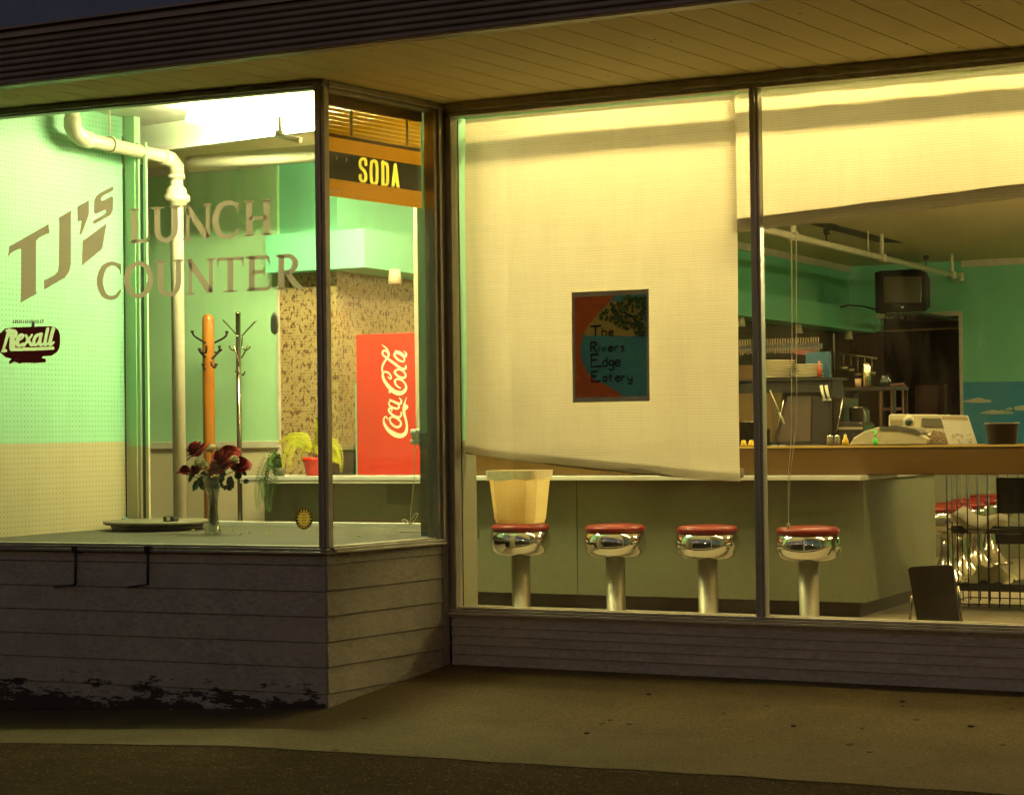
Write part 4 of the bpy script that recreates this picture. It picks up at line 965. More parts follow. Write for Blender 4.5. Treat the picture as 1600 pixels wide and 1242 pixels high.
# ------------------------------------------------------------------ left end: coat racks, plants, cooler
zfl = .19
cr = thing('coat_rack', 'orange wooden coat rack with dark iron hooks by the cream pipe', 'coat rack', (at(327, 690, 1.7).x, 1.7, zfl))
cx = at(327, 690, 1.7).x; ztop = at(327, 490, 1.7).z; s_ = 1/((FOC*.82)/(12.3))
b = MB(); b.lathe([(0, 0), (.0455, 0), (.0455, ztop-zfl-.05), (.040, ztop-zfl-.022), (.025, ztop-zfl-.006), (0, ztop-zfl)], (cx, 1.7, zfl), 20); b.build('pole', M_orangewood, cr)
def hook(par, pts, r, Y, m_, tip=0, name='hook'):
    P_ = [at(x, y, Y+dy) for x, y, dy in pts]
    b = MB(); b.tube(catmull([tuple(q) for q in P_], 4), r, 8)
    if tip: 
        q = P_[0]; b.lathe([(0, -tip), (tip, -tip*.3), (tip*1.15, tip*.8), (0, tip*1.1)], q, 10)
    b.build(name, m_, par)
ck = lambda x, y, dy=0: (285+x/8.28, 470+y/8.28, dy)
M_iron = mat('dark_iron', (.05, .03, .03), .35, .7)
hk = [([ck(128, 405), ck(150, 450), ck(220, 500), ck(300, 545)], 1), ([ck(575, 410), ck(560, 460), ck(500, 500), ck(420, 540)], 1),
      ([ck(220, 630), ck(235, 670), ck(300, 730)], 1), ([ck(480, 600, -.03), ck(470, 655, -.03), ck(380, 755, -.06)], 1), ([ck(495, 640, -.02), ck(465, 665, -.02), ck(420, 670, -.05)], 1),
      ([ck(268, 830), ck(275, 870), ck(300, 885)], 1), ([ck(435, 830, -.05), ck(420, 865, -.06), ck(380, 830, -.06), ck(370, 790, -.06)], 1), ([ck(225, 640, 0), ck(250, 668), ck(305, 665, -.05), ck(310, 580, -.05)], 1)]
for pts, tp in hk: hook(cr, pts, .008, 1.65, M_iron, .012)
M_cr = mat('tarnished_chrome', (.45, .40, .32), .22, 1., nscale=6, col2=(.28, .24, .18))
cr2 = thing('coat_rack', 'slim metal coat rack with thin wire hooks standing right of the wooden one', 'coat rack', (at(374, 690, 1.85).x, 1.85, zfl))
cx2 = at(374, 690, 1.85).x; zt2 = at(374, 491, 1.85).z
b = MB(); b.tube([(cx2, 1.85, zfl), (cx2, 1.85, zt2)], .019, 14); b.lathe([(0, 0), (.02, 0), (.02, .012), (0, .02)], (cx2, 1.85, zt2), 12); b.lathe([(0, 0), (.16, 0), (.16, .01), (.03, .03), (0, .03)], (cx2, 1.85, zfl), 20); b.build('pole', M_cr, cr2)
for pts in ([ck(525, 250), ck(700, 440), ck(708, 480), ck(706, 600), ck(690, 630), ck(650, 640), ck(615, 610), ck(612, 580)], [ck(955, 255), ck(785, 440), ck(772, 480), ck(772, 590), ck(800, 630), ck(850, 630), ck(880, 585)],
            [ck(660, 570, -.04), ck(700, 690, -.04), ck(735, 850, -.03)], [ck(845, 580, .04), ck(800, 680, .02), ck(765, 740, .02)],
            [ck(688, 900), ck(695, 945), ck(720, 960), ck(735, 920)], [ck(805, 905), ck(795, 955), ck(765, 955)]):
    hook(cr2, pts, .0055, 1.82, M_cr)

# red-fronted drinks cooler with white script
Yc = 1.90
q0 = at(556, 524, Yc); q1 = at(556, 735, Yc); q2 = at(668, 735, Yc)
ck_ = thing('drinks_cooler', 'tall red drinks cooler panel with white script standing on the counter', 'cooler', (q0.x, Yc, 1.096))
M_coke = mat('bright_red_panel', (.56, .034, .018), .4, nscale=4, col2=(.50, .030, .015))
b = MB(); b.box(q0.x, q2.x, Yc, Yc+.30, 1.098, q0.z+.005); b.build('body', M_coke, ck_, bevel=.004)
b = MB(); b.box(q0.x-.018, q0.x-.006, Yc+.01, Yc+.29, 1.098, q0.z-.35); b.build('side_trim', mat('green_trim', (.25, .55, .35), .5), ck_)
K = Ink(lambda x, y, k: at(x, y, Yc-.001-k)); K.dz = .0001
c6 = lambda L: [(580+x/6.9, 520+y/6.9, r/6.9*1.2) for x, y, r in L]
def sw(L): K.rib(c6(L), smooth=True)
sw([(180, 935, 8), (160, 905, 14), (138, 920, 14), (140, 975, 22), (180, 1040, 34), (245, 1090, 44), (315, 1110, 42), (365, 1085, 34), (385, 1020, 22), (375, 940, 20), (355, 870, 26), (355, 800, 26), (365, 740, 12), (385, 690, 4)])
sw([(370, 770, 8), (385, 800, 26), (365, 830, 14)])
sw([(225, 905, 16), (200, 925, 18), (215, 975, 18), (270, 1015, 22), (315, 1000, 20), (315, 955, 18), (265, 915, 16), (225, 905, 16)])
sw([(215, 850, 8), (225, 825, 14), (195, 815, 16), (195, 850, 18), (245, 895, 22), (300, 910, 22), (325, 880, 14), (318, 850, 10)])
sw([(190, 745, 12), (200, 785, 16), (260, 815, 20), (300, 805, 16), (285, 765, 12), (225, 735, 14), (190, 745, 12)]); sw([(195, 715, 10), (250, 745, 22), (310, 765, 22), (325, 730, 16), (300, 700, 8)])
sw([(190, 630, 26), (212, 640, 26)])
sw([(180, 470, 8), (205, 500, 10), (215, 475, 14), (190, 435, 16), (150, 420, 16), (125, 440, 18), (135, 500, 24), (185, 575, 32), (250, 635, 40), (320, 650, 38), (372, 610, 26), (372, 560, 18), (335, 515, 16), (280, 500, 18), (255, 525, 20), (275, 570, 18), (320, 600, 12)])
sw([(265, 405, 18), (255, 430, 20), (300, 475, 22), (355, 485, 20), (372, 455, 16), (345, 415, 16), (300, 395, 16), (265, 405, 18)])
sw([(120, 420, 16), (118, 370, 16), (140, 320, 18), (165, 280, 14), (190, 235, 18), (165, 170, 14), (115, 130, 5)]); sw([(190, 240, 14), (165, 200, 14), (130, 195, 16), (125, 235, 16), (180, 280, 20), (250, 330, 24), (320, 385, 26), (370, 385, 18), (372, 350, 12)])
sw([(262, 215, 18), (250, 240, 20), (290, 290, 20), (345, 310, 16), (355, 275, 12), (310, 230, 14), (262, 215, 18)]); sw([(255, 195, 12), (310, 215, 24), (360, 255, 26), (378, 225, 14), (350, 195, 6)])
K.build('script_lettering', mat('white_script_paint', (.92, .85, .62), .5, nscale=5), ck_)

# potted yellow-green plant
M_leafY = mat('yellow_green_leaf', (.70, .62, .03), .5, nscale=12, col2=(.42, .45, .03)); M_leafD = mat('dark_fern_leaf', (.07, .17, .03), .5, nscale=12)
def frond(b, pts, wmax, n=16, droop=.02, gap=.5):
    c_ = catmull([tuple(p) for p in pts], 5); c_ = [Vector(p) for p in c_]; m_ = len(c_)
    b.tube(c_, .0025, 5)
    for k in range(n):
        f = (k+.5)/n; i = min(int(f*(m_-1)), m_-2); p = c_[i].lerp(c_[i+1], f*(m_-1)-i); t_ = (c_[i+1]-c_[i]).normalized()
        s_ = t_.cross(Vector((0.3, -1, .2))).normalized(); wd = wmax*sin(pi*min(1, f*.85+.12))**.7
        st_ = .55/n*sum((c_[j+1]-c_[j]).length for j in range(m_-1))*gap*2
        for sg in (-1, 1):
            tip = p + s_*sg*wd + t_*wd*.45 + Vector((0, 0, -droop))
            b.bm.faces.new([b.v(p-t_*st_*.5), b.v((p+tip)/2+t_*st_*.1-s_*sg*0+Vector((0, -.002, -st_*.3))), b.v(tip), b.v((p+tip)/2+t_*st_*.9+Vector((0, 0, .002)))])
Yp = 1.74
pl = thing('potted_plant', 'yellow-green leafy plant in a small red pot on the counter', 'plant', (at(493, 735, Yp).x, Yp, 1.096))
c0 = at(493, 735, Yp); c0.z = 1.097
b = MB(); b.lathe([(0, 0), (.066, 0), (.082, .06), (.093, .10), (.098, .105), (.098, .135), (.088, .135), (.085, .115), (0, .112)], c0, 28); b.build('pot', mat('glossy_red_pot', (.70, .03, .01), .25, coat=.4), pl)
b = MB(); b.tube([c0+Vector((0, 0, .1)), c0+Vector((-.005, 0, .2))], [.022, .012], 8); b.build('stem', mat('brown_stem', (.16, .09, .04), .7), pl)
b = MB()
T0 = (487, 703)
for path, wd in (([T0, (470, 683), (452, 690), (443, 712), (441, 733)], .035), ([T0, (465, 690), (455, 702), (453, 728)], .04), ([T0, (478, 680), (455, 678), (436, 690)], .03), ([T0, (495, 682), (497, 672), (493, 655)], .03), ([T0, (505, 690), (520, 700), (532, 722)], .045), ([T0, (503, 683), (520, 688), (531, 705), (533, 733)], .04), ([T0, (500, 690), (498, 700), (500, 706)], .05), ([T0, (480, 690), (473, 700), (468, 718)], .03), ([T0, (510, 700), (522, 712), (530, 719)], .04)):
    dy = random.uniform(-.09, .03)
    frond(b, [at(x, y, Yp+dy*i/3) for i, (x, y) in enumerate(path)], wd*.85, 26, .016, 1.5)
b.build('leaves', M_leafY, pl)
fe = thing('trailing_fern', 'dark green trailing fern hanging over the left end of the counter', 'plant', (at(425, 742, 1.56).x, 1.62, 1.096))
fp = at(436, 737, 1.66); fp.z = 1.097
b = MB(); b.lathe([(0, 0), (.04, 0), (.055, .06), (.05, .06), (0, .05)], fp, 18); b.build('pot', mat('olive_pot', (.12, .12, .06), .5), fe)
b = MB()
for path, wd in (([(437, 730), (425, 712), (412, 730), (405, 760), (403, 790)], .06), ([(437, 730), (420, 722), (410, 742), (415, 770), (420, 795)], .05), ([(437, 730), (432, 708), (424, 715), (418, 750), (412, 780)], .045), ([(437, 730), (430, 745), (425, 770), (423, 798)], .04)):
    frond(b, [at(x, y, (1.66 if i == 0 else 1.54)) for i, (x, y) in enumerate(path)], wd, 30, .02, 1.1)
b.build('fronds', M_leafD, fe)
q0, q1 = at(520, 703, 1.95), at(556, 735, 1.95)
ob = thing('snack_box', 'low dark box with beige lid between plant and red cooler', 'box', (q0.x, 1.95, 1.096))
b = MB(); b.box(q0.x-.12, q1.x-.02, 1.95, 2.15, 1.098, q0.z); b.build('box_body', mat('dark_box', (.04, .03, .02), .5), ob); b = MB(); b.box(q0.x-.13, q1.x-.02, 1.94, 2.16, q0.z+.001, q0.z+.035); b.build('box_lid', M_hem, ob)

# ------------------------------------------------------------------ on the display platform
tz = .767
tc_ = Vector((-8.32, .33, tz))
tt = thing('turntable', 'low round display turntable with dark rim in the shop window', 'turntable', tc_)
b = MB(); b.lathe([(0, 0), (.30, 0), (.315, .04), (0, .04)], tc_, 48); b.build('drum', mat('dark_drum', (.03, .02, .02), .5), tt)
b = MB(); b.lathe([(0, .041), (.352, .041), (.362, .048), (.362, .060), (.356, .064), (0, .064)], tc_, 56); b.build('top_disc', mat('dusty_dark_top', (.20, .19, .13), .5, nscale=5, col2=(.12, .11, .07)), tt)
tp = at(267, 812, .2); tp.z = tz+.0645
b = MB(); b.box(tp.x-.045, tp.x+.045, .17, .23, tp.z, tp.z+.035); bx = b.build('small_box', M_dark, None, bevel=.008); tag(bx, 'tiny black and cream box lying on the turntable', 'box')
b = MB(); b.box(tp.x-.012, tp.x+.015, .167, .17, tp.z+.006, tp.z+.03); b.build('label_patch', M_cream, bx)
vp_ = atz(333, 834, tz); vp_.z = tz
va = thing('glass_vase', 'tall clear fluted glass vase in the display window holding roses', 'vase', vp_)
b = MB(); VH = .37
prof = [(0, .0), (.052, .0), (.054, .01), (.046, .03), (.036, .09), (.031, .16), (.034, .23), (.045, .29), (.062, .345), (.070, VH)]
b.lathe(prof+[(r-.004, z) for r, z in prof[::-1] if z > .04]+[(0, .045)], vp_, 28); b.build('vase_glass', M_vase, va)
b = MB(); b.lathe([(0, .05), (.026, .05), (.024, .16), (0, .165)], vp_, 16); b.build('water', glass_mat('water_in_vase', (.8, .84, .74), .02), va)
bq = thing('rose_bouquet', 'bunch of dark red and white roses standing in the glass vase', 'flowers', vp_)
M_stem = mat('stem_green', (.05, .08, .02), .5)
def rose(c_, r, m_, seed, tilt, bud=1.):
    rr = random.Random(seed); b = MB(Matrix.Translation(c_) @ Matrix.Rotation(tilt[0], 4, 'X') @ Matrix.Rotation(tilt[1], 4, 'Y'))
    layers = [(.25, .95, 4, .1), (.42, .92, 5, .25), (.62, .80, 6, .5), (.82, .62, 7, .8), (1.0, .42, 7, 1.1)]
    for rad, h, n_, flare in layers:
        a0 = rr.uniform(0, 6)
        for k in range(n_):
            a = a0+2*pi*k/n_; wdt = pi/n_*1.5
            G_ = []
            for iu in range(6):
                u = iu/5*2-1; row = []
                for iv in range(5):
                    v = iv/4
                    rr_ = r*rad*(.25+.75*v**.6)*(1+.25*flare*bud*v**3)*(1+.06*u*u)
                    z = r*(h*1.3*v-.35-.28*flare*bud*v**4+rr.uniform(-.02, .02)) - r*.10*v*u*u
                    aa = a+u*wdt*(.5+.5*v)
                    row.append(b.v((rr_*cos(aa), rr_*sin(aa), z)))
                G_.append(row)
            for iu in range(5):
                for iv in range(4):
                    f = b.bm.faces.new((G_[iu][iv], G_[iu+1][iv], G_[iu+1][iv+1], G_[iu][iv+1])); f.smooth = True
    b.lathe([(0, -.5*r), (.35*r, -.42*r), (.5*r, -.2*r), (0, -.1*r)], (0, 0, 0), 10)
    return b
M_rr = mat('dark_red_petal', (.21, .006, .007), .6, nscale=60, col2=(.10, .003, .004), spec=.12); M_rw = mat('cream_petal', (.85, .80, .52), .6, nscale=40, spec=.1)
top_ = vp_+Vector((0, 0, VH-.03))
pxm = 1/((FOC*.83)/10.15)
flw = [(308, 704, 17, 0, .0), (348, 721, 20, 0, -.05), (356, 709, 15, 0, .05), (289, 736, 10.5, 0, 0), (306, 735, 11, 0, -.04), (376, 725, 13, 0, 0), (331, 702, 9, 1, -.02), (312, 723, 9, 1, -.06), (366, 719, 8, 1, -.05), (322, 726, 6, 1, -.07)]
sb = MB()
for i, (x, y, r, wt, dy) in enumerate(flw):
    c_ = at(x, y, vp_.y+dy); R_ = r*pxm*1.12
    rose(c_, R_, M_rw if wt else M_rr, i, (random.uniform(.1, .8), random.uniform(-.4, .4)+(x-333)*.006), .25 if wt else 1.).build('white_rose' if wt else 'red_rose', M_rw if wt else M_rr, bq, recalc=False)
    sb.tube([c_-Vector((0, 0, R_*.4)), c_.lerp(top_, .6)-Vector((0, 0, .01)), top_, vp_+Vector((random.uniform(-.018, .018), random.uniform(-.015, .015), .06))], .0032, 6)
sb.build('stems', M_stem, bq)
b = MB(); M_lf = mat('rose_leaf', (.03, .065, .018), .4, nscale=20, col2=(.015, .035, .01))
rr = random.Random(11)
for i in range(46):
    x = rr.gauss(333, 20); y = rr.uniform(733, 762); 
    if i < 4: x, y = ((306, 758), (360, 754), (372, 742), (312, 752))[i]
    L = rr.uniform(.035, .06) if i >= 4 else .085; c_ = at(x, y, vp_.y+rr.uniform(-.06, .05))
    a = rr.uniform(0, 2*pi) if i >= 4 else ((-2.2, -.8, -.3, -2.0)[i]); t_ = Vector((cos(a), rr.uniform(-.5, .3), sin(a)-.2)).normalized(); s_ = t_.cross(Vector((0, -1, .3))).normalized()*L*.33
    q = [c_-t_*L*.5, c_-t_*L*.2+s_, c_+t_*L*.2+s_*.9, c_+t_*L*.55, c_+t_*L*.2-s_*.9, c_-t_*L*.2-s_]
    mid = b.v(c_+Vector((0, .006, -.004))); V_ = [b.v(p) for p in q]
    for k in range(6): b.bm.faces.new((V_[k], V_[(k+1) % 6], mid))
b.build('leaves', M_lf, bq)
M_pet = mat('fallen_petal', (.45, .42, .06), .6)
for i, (x, y) in enumerate(((364, 829), (390, 832), (300, 829), (272, 838), (420, 835), (376, 835), (560, 838), (610, 834))):
    q = atz(x, y, tz+.001); b = MB(); n_ = 6
    V0 = [(q.x+(.014+.006*(k % 2))*cos(k*pi/3), q.y+.012*sin(k*pi/3), tz+.002+.004*(k % 2)) for k in range(n_)]; b.face(V0)
    b.hexa(V0, [(x_, y_, z_+.0015) for x_, y_, z_ in V0])
    o = b.build('fallen_petal', M_pet); tag(o, 'tiny dry yellow petal lying on the display platform', 'petal', 'dry petals scattered on the platform')
# grubby ring where something stood and a scrap near the cord
b = MB(); q = atz(650, 832, tz+.001); 
b.tube([(q.x-.12, q.y, tz+.004), (q.x-.03, q.y-.03, tz+.006), (q.x+.06, q.y+.01, tz+.004), (q.x+.12, q.y-.02, tz+.004)], .003, 5); tag(b.build('loose_cord', M_dark), 'thin dark loose cord lying at the right end of the display platform', 'cord')
# hanging small ornament near the mosaic edge
q = at(429, 505, .2); b = MB(); b.lathe([(0, -.075), (.025, -.06), (.032, -.02), (.028, .04), (.012, .07), (0, .075)], q, 14, 1, .4)
tag(b.build('hanging_ornament', mat('grey_felt', (.32, .34, .27), .8)), 'small grey oval ornament hung in the display window beside the mosaic edge', 'ornament')
b = MB(); q = at(52, 518, -1.0); b.lathe([(0, -.05), (.025, -.045), (.036, -.02), (.030, .01), (.014, .03), (.012, .055), (0, .062)], q, 14, 1, .4)
tag(b.build('suction_hook', mat('grey_rubber', (.20, .21, .15), .35)), 'grey suction cup stuck inside the pane over the red decal', 'hook')

# ------------------------------------------------------------------ things on the timber ledge
LZ = 1.2845; LY = 1.95
def on(x, y=697, Y=LY): q = at(x, y, Y); return Vector((q.x, Y, LZ))
M_yel = mat('yellow_plastic', (.80, .55, .02), .35)
for i, x in enumerate((1162, 1174)):
    q = on(x, Y=1.8); b = MB(); b.lathe([(0, 0), (.021, 0), (.022, .01), (.016, .025), (.014, .04), (0, .042)], q, 16)
    tag(b.build('squeeze_bottle', M_yel), 'yellow-topped bottle just left of the mullion, %s of the pair' % ('left one' if i == 0 else 'right one'), 'bottle', 'yellow-topped bottles by the blind')
q = on(1321, Y=1.8); b = MB(); b.lathe([(0, 0), (.022, 0), (.022, .03), (.012, .045), (.008, .07), (0, .075)], q, 16); tag(b.build('mustard_bottle', M_yel), 'yellow mustard bottle left of the white cash machine', 'bottle')
for i, x in enumerate((1297, 1308)):
    q = on(x, Y=1.82); b = MB(); b.lathe([(0, 0), (.02, 0), (.02, .045), (.014, .06), (0, .065)], q, 16); o = b.build('shaker', mat('shaker_glass', (.5, .45, .35), .15, .5)); tag(o, ('salt shaker at the left of the small cruet set', 'pepper shaker with steel cap beside the mustard bottle')[i], 'shaker')
    b = MB(); b.lathe([(.0195, .046), (.021, .046), (.016, .064), (0, .07)], q, 16); b.build('cap', M_chrome, o)
# cash register
M_beige = mat('beige_plastic', (.50, .45, .30), .4, nscale=3, col2=(.44, .39, .25)); M_grey = mat('grey_plastic', (.10, .09, .07), .45)
cs = thing('cash_machine', 'low cream cash machine with curved cover and rear display on the ledge', 'cash register', on(1400, Y=2.05))
def pout(L, Y0, Y1, z=None): return [at(x, y, Y0) for x, y in L], [at(x, y, Y0)+Vector((0, Y1-Y0, 0)) for x, y in L]
A, B_ = pout([(1326, 695), (1334, 684), (1350, 674), (1373, 667), (1400, 668), (1425, 672), (1442, 681), (1450, 686), (1448, 695)], 1.92, 2.25)
for l in (A, B_):
    for p in (l[0], l[-1]): p.z = LZ+.001
b = MB(); b.hexa(A, B_); b.build('curved_cover', M_beige, cs, bevel=.006)
A, B_ = pout([(1374, 666.5), (1400, 665), (1430, 670), (1439, 676), (1436, 679.5), (1405, 671.5), (1374, 671.5)], 1.912, 2.1)
b = MB(); b.hexa(A, B_); b.build('dark_band', M_grey, cs)
A, B_ = pout([(1388, 694), (1388, 649), (1392, 647), (1478, 648), (1482, 652), (1482, 694)], 2.28, 2.40)
for l in (A, B_):
    for p in (l[0], l[-1]): p.z = LZ+.001
b = MB(); b.hexa(A, B_); b.build('rear_housing', M_beige, cs, bevel=.008)
A, B_ = pout([(1440, 653), (1476, 654), (1476, 667), (1440, 666)], 2.272, 2.279); b = MB(); b.hexa(A, B_); b.build('display_window', M_grey, cs)
A, B_ = pout([(1391, 656), (1409, 656), (1409, 664), (1391, 664)], 2.272, 2.279); b = MB(); b.hexa(A, B_); b.build('display_window', M_hem, cs)
A, B_ = pout([(1448, 695), (1450, 686), (1458, 672), (1476, 676), (1484, 695)], 2.0, 2.2)
for l in (A, B_):
    for p in (l[0], l[-1]): p.z = LZ+.001
b = MB(); b.hexa(A, B_); b.build('keypad', mat('worn_keys', (.35, .25, .14), .6, nscale=90, namt=.3, col2=(.08, .06, .04)), cs)
hs = thing('desk_phone', 'cream and dark telephone handset standing behind the cash machine', 'telephone', on(1420, Y=2.12))
q = at(1420, 661, 2.14); b = MB(); b.lathe([(0, -.02), (.028, -.02), (.036, .0), (.034, .03), (.022, .045), (0, .048)], q, 20); b.tube([q-Vector((.02, 0, .01)), q-Vector((.022, 0, .06)), Vector((q.x-.01, 2.14, LZ+.002))], .013, 10); b.build('body', M_beige, hs)
q2_ = q+Vector((.012, -.036, .008)); b = MB(Matrix.Translation(q2_) @ Matrix.Rotation(pi/2, 4, 'X')); b.lathe([(0, 0), (.026, 0), (.02, .01), (0, .012)], (0, 0, 0), 18); b.build('dark_lens', mat('dark_green_glass', (.03, .05, .03), .1), hs)
b = MB(); b.tube([at(1428, 672, 2.1), at(1440, 676, 2.05), at(1452, 684, 2.0)], .012, 10); b.build('handset', M_grey, hs)
# menu card
A, B_ = pout([(1482, 695), (1469, 648), (1512, 649), (1527, 695)], 1.86, 1.865)
for l in (A, B_):
    for p in (l[0], l[-1]): p.z = LZ+.001
mc = thing('menu_card', 'brightly lit white card leaning beside the cash machine', 'card', A[0])
b = MB(); b.hexa(A, B_); b.build('card', blind_mat('white_card', (.97, .95, .88), (.95, .92, .82)), mc)
K = Ink(lambda x, y, k: at(x, y, 1.8585-k)); K.poly([(1470.5, 650), (1511, 651), (1513, 657), (1472.5, 656)]); 
rr = random.Random(4)
for i in range(26):
    x, y = rr.uniform(1486, 1518), rr.uniform(677, 693); K.rib([(x, y, 1.5), (x+rr.uniform(1, 4), y+rr.uniform(-1, 1), 1.2)])
K.build('print', mat('tan_print', (.45, .36, .2), .5), mc)
# green soap pump
q = on(1368, Y=1.80); sp = thing('soap_pump', 'small lime green pump bottle in front of the cash machine', 'bottle', q)
M_lime = mat('lime_plastic', (.12, .75, .08), .35)
b = MB(); b.lathe([(0, 0), (.017, 0), (.018, .03), (.010, .045), (.006, .05), (0, .05)], q, 16); b.build('bottle', M_lime, sp)
b = MB(); b.tube([q+Vector((0, 0, .05)), q+Vector((0, 0, .088))], .0045, 8); b.tube([q+Vector((-.024, 0, .086)), q+Vector((.012, 0, .09))], .006, 8); b.build('pump', M_lime, sp)
# dark pot
q = on(1566, Y=1.95); b = MB(); b.lathe([(0, 0), (.088, 0), (.100, .12), (.107, .12), (.107, .135), (.094, .135), (.085, .02), (0, .02)], q, 32)
tag(b.build('plant_pot', mat('brown_pot_plastic', (.055, .038, .02), .45)), 'empty dark brown plastic flowerpot at the right on the ledge', 'pot')
# little napkin scraps
for i, x in enumerate((1208, 1222)):
    q = on(x, Y=1.8); b = MB(); b.box(q.x-.015, q.x+.018, 1.79, 1.83, LZ, LZ+.006); tag(b.build('paper_packet', M_white), ('small white packet on the ledge just right of the mullion', 'small white packet on the ledge beside the hanging cords')[i], 'packet')

# ------------------------------------------------------------------ kitchen items seen past the ledge
KY = 4.3
M_shelf = mat('dark_steel_shelf', (.022, .018, .012), .6, .0, spec=.2)
sh_ = thing('serving_shelf', 'dark steel pass-through shelf carrying plate stacks', 'shelf', (at(1250, 600, KY).x, KY, .19))
q0, q1 = at(1150, 594, KY), at(1312, 594, KY); sz = q0.z
b = MB(); b.box(q0.x-.6, q1.x, KY-.18, KY+.18, sz-.02, sz); b.box(q0.x-.6, q1.x-.02, KY-.16, KY-.13, sz-.11, sz-.021); b.build('shelf_board', M_shelf, sh_)
b = MB(); q = at(1297, 530, KY); b.tube([(q.x, KY+.1, sz), (q.x, KY+.1, at(1297, 530, KY).z+.05)], .008, 8); b.box(q1.x-.05, q1.x-.02, KY-.15, KY+.15, .19, sz-.02); b.box(q0.x-.5, q0.x-.47, KY-.15, KY+.15, .19, sz-.02); b.build('upright', M_shelf, sh_)
A, B_ = pout([(1278, 618), (1208, 618), (1200, 700), (1305, 700), (1320, 622)], KY-.12, KY+.2)
sc = thing('prep_cabinet', 'tall dark cabinet with slanted steel edges under the pass shelf', 'cabinet', (q1.x, KY, .19))
A, B_ = pout([(1222, 617), (1317, 622), (1303, 740), (1205, 740)], KY-.10, KY+.3); b = MB(); b.hexa(A, B_); b.build('body', mat('dark_brown_metal', (.03, .018, .01), .4, .2, nscale=4), sc)
b = MB(); b.tube([at(1226, 618, KY-.13), at(1208, 700, KY-.13)], .007, 6); b.tube([at(1317, 622, KY-.13), at(1303, 700, KY-.13)], .007, 6); b.build('steel_edge', M_cr, sc)
A, B_ = pout([(1226, 619), (1268, 619), (1266, 690), (1210, 690)], KY-.112, KY-.105); b = MB(); b.hexa(A, B_); b.build('door_panel', mat('brown_door_panel', (.07, .04, .02), .5, nscale=5), sc)
M_plate = mat('cream_china', (.70, .62, .42), .25)
pq = at(1218, 592, KY-.02); pl_y = KY-.02
def plate(x, z, label, r=.135):
    b = MB(); x += rr.uniform(-.004, .004); b.lathe([(0, 0), (r*.6, 0), (r*.62, .002), (r, .012), (r, .0155), (r*.6, .006), (0, .005)], (x, pl_y, z), 28); return tag(b.build('plate', M_plate), label, 'plate', 'stacked cream plates')
for j in range(8): plate(at(1216, 592, KY).x, sz+.001+j*.0185, 'cream plate in the taller stack beside the mullion', .15)
for j in range(6): plate(at(1265, 592, KY).x, sz+.001+j*.0185, 'cream plate in the shorter stack between cord and red bottle', .115)
for j in range(3): plate(at(1243, 592, KY-.1).x, sz+.001+j*.012, 'small saucer between the two plate stacks', .05)
b = MB(); q = at(1282, 592, KY-.08); b.lathe([(0, 0), (.018, 0), (.018, .08), (.009, .10), (.009, .13), (0, .13)], (q.x, KY-.1, sz), 14); tag(b.build('sauce_bottle', mat('red_sauce', (.35, .06, .01), .3)), 'small red sauce bottle at the right end of the pass shelf', 'bottle')
bb = thing('blue_carton', 'blue box standing behind the shorter plate stack', 'box', (q.x, KY+.1, sz))
A, B_ = pout([(1259, 592), (1259, 551), (1296, 549), (1296, 592)], KY+.12, KY+.17)
b = MB(); b.hexa(A, B_); b.build('box_body', mat('blue_card', (.012, .07, .11), .5, nscale=30, col2=(.015, .045, .07)), bb)
gl_ = thing('rubber_gloves', 'pair of pale gloves hanging from the pass shelf', 'gloves', at(1289, 604, KY-.2))
for dx in (0, 7.5):
    b = MB(); P_ = [at(1283+dx, 602, KY-.2), at(1285+dx, 613, KY-.2), at(1288+dx, 623, KY-.2)]
    b.tube(P_, [.013, .012, .009], 8); 
    for k in range(4): e = P_[2]+Vector(((k-1.5)*.006, 0, 0)); b.tube([e, e+Vector(((k-1.5)*.004, 0, -.02+.003*abs(k-1.5)))], .0032, 5)
    b.build('glove', mat('pale_glove', (.72, .70, .5), .5), gl_)
# ladle and hook
b = MB(); b.tube([at(x, y, KY-.22) for x, y in ((1203, 610), (1210, 625), (1217, 642))], .006, 6); b.tube([at(x, y, KY-.22) for x, y in ((1217, 644), (1222, 653), (1226, 663))], .008, 6); tag(b.build('scoop', mat('pale_scoop', (.45, .42, .25), .4)), 'pale handled scoop hanging left of the dark cabinet', 'scoop')
# tall order rail with paper slips behind
q0, q1 = at(1150, 533, 6.5), at(1285, 545, 6.5)
orl = thing('order_rail', 'dark rail with rows of small tickets above the plates', 'rail', q0)
b = MB(); b.box(q0.x-1, q1.x, 6.5, 6.53, at(1240, 543, 6.5).z-.02, at(1240, 543, 6.5).z+.03); b.build('rail', M_dark, orl)
b = MB(); rr = random.Random(2)
for k in range(46):
    x = q0.x-.3+k*.024; z = at(1240, 536, 6.5).z; b.box(x, x+.012, 6.495, 6.499, z-.01+rr.uniform(-.01, .005), z+.045)
    b.box(x, x+.012, 6.495, 6.499, z-.085+rr.uniform(-.01, .005), z-.04)
b.build('tickets', mat('dim_paper', (.20, .14, .06), .6), orl)
A, B_ = pout([(1240, 546), (1283, 550), (1283, 557), (1240, 553)], 6.3, 6.35); b = MB(); b.hexa(A, B_); tag(b.build('red_tray', mat('dark_red_plastic', (.20, .03, .02), .4)), 'dark red tray edge above the blue box', 'tray')
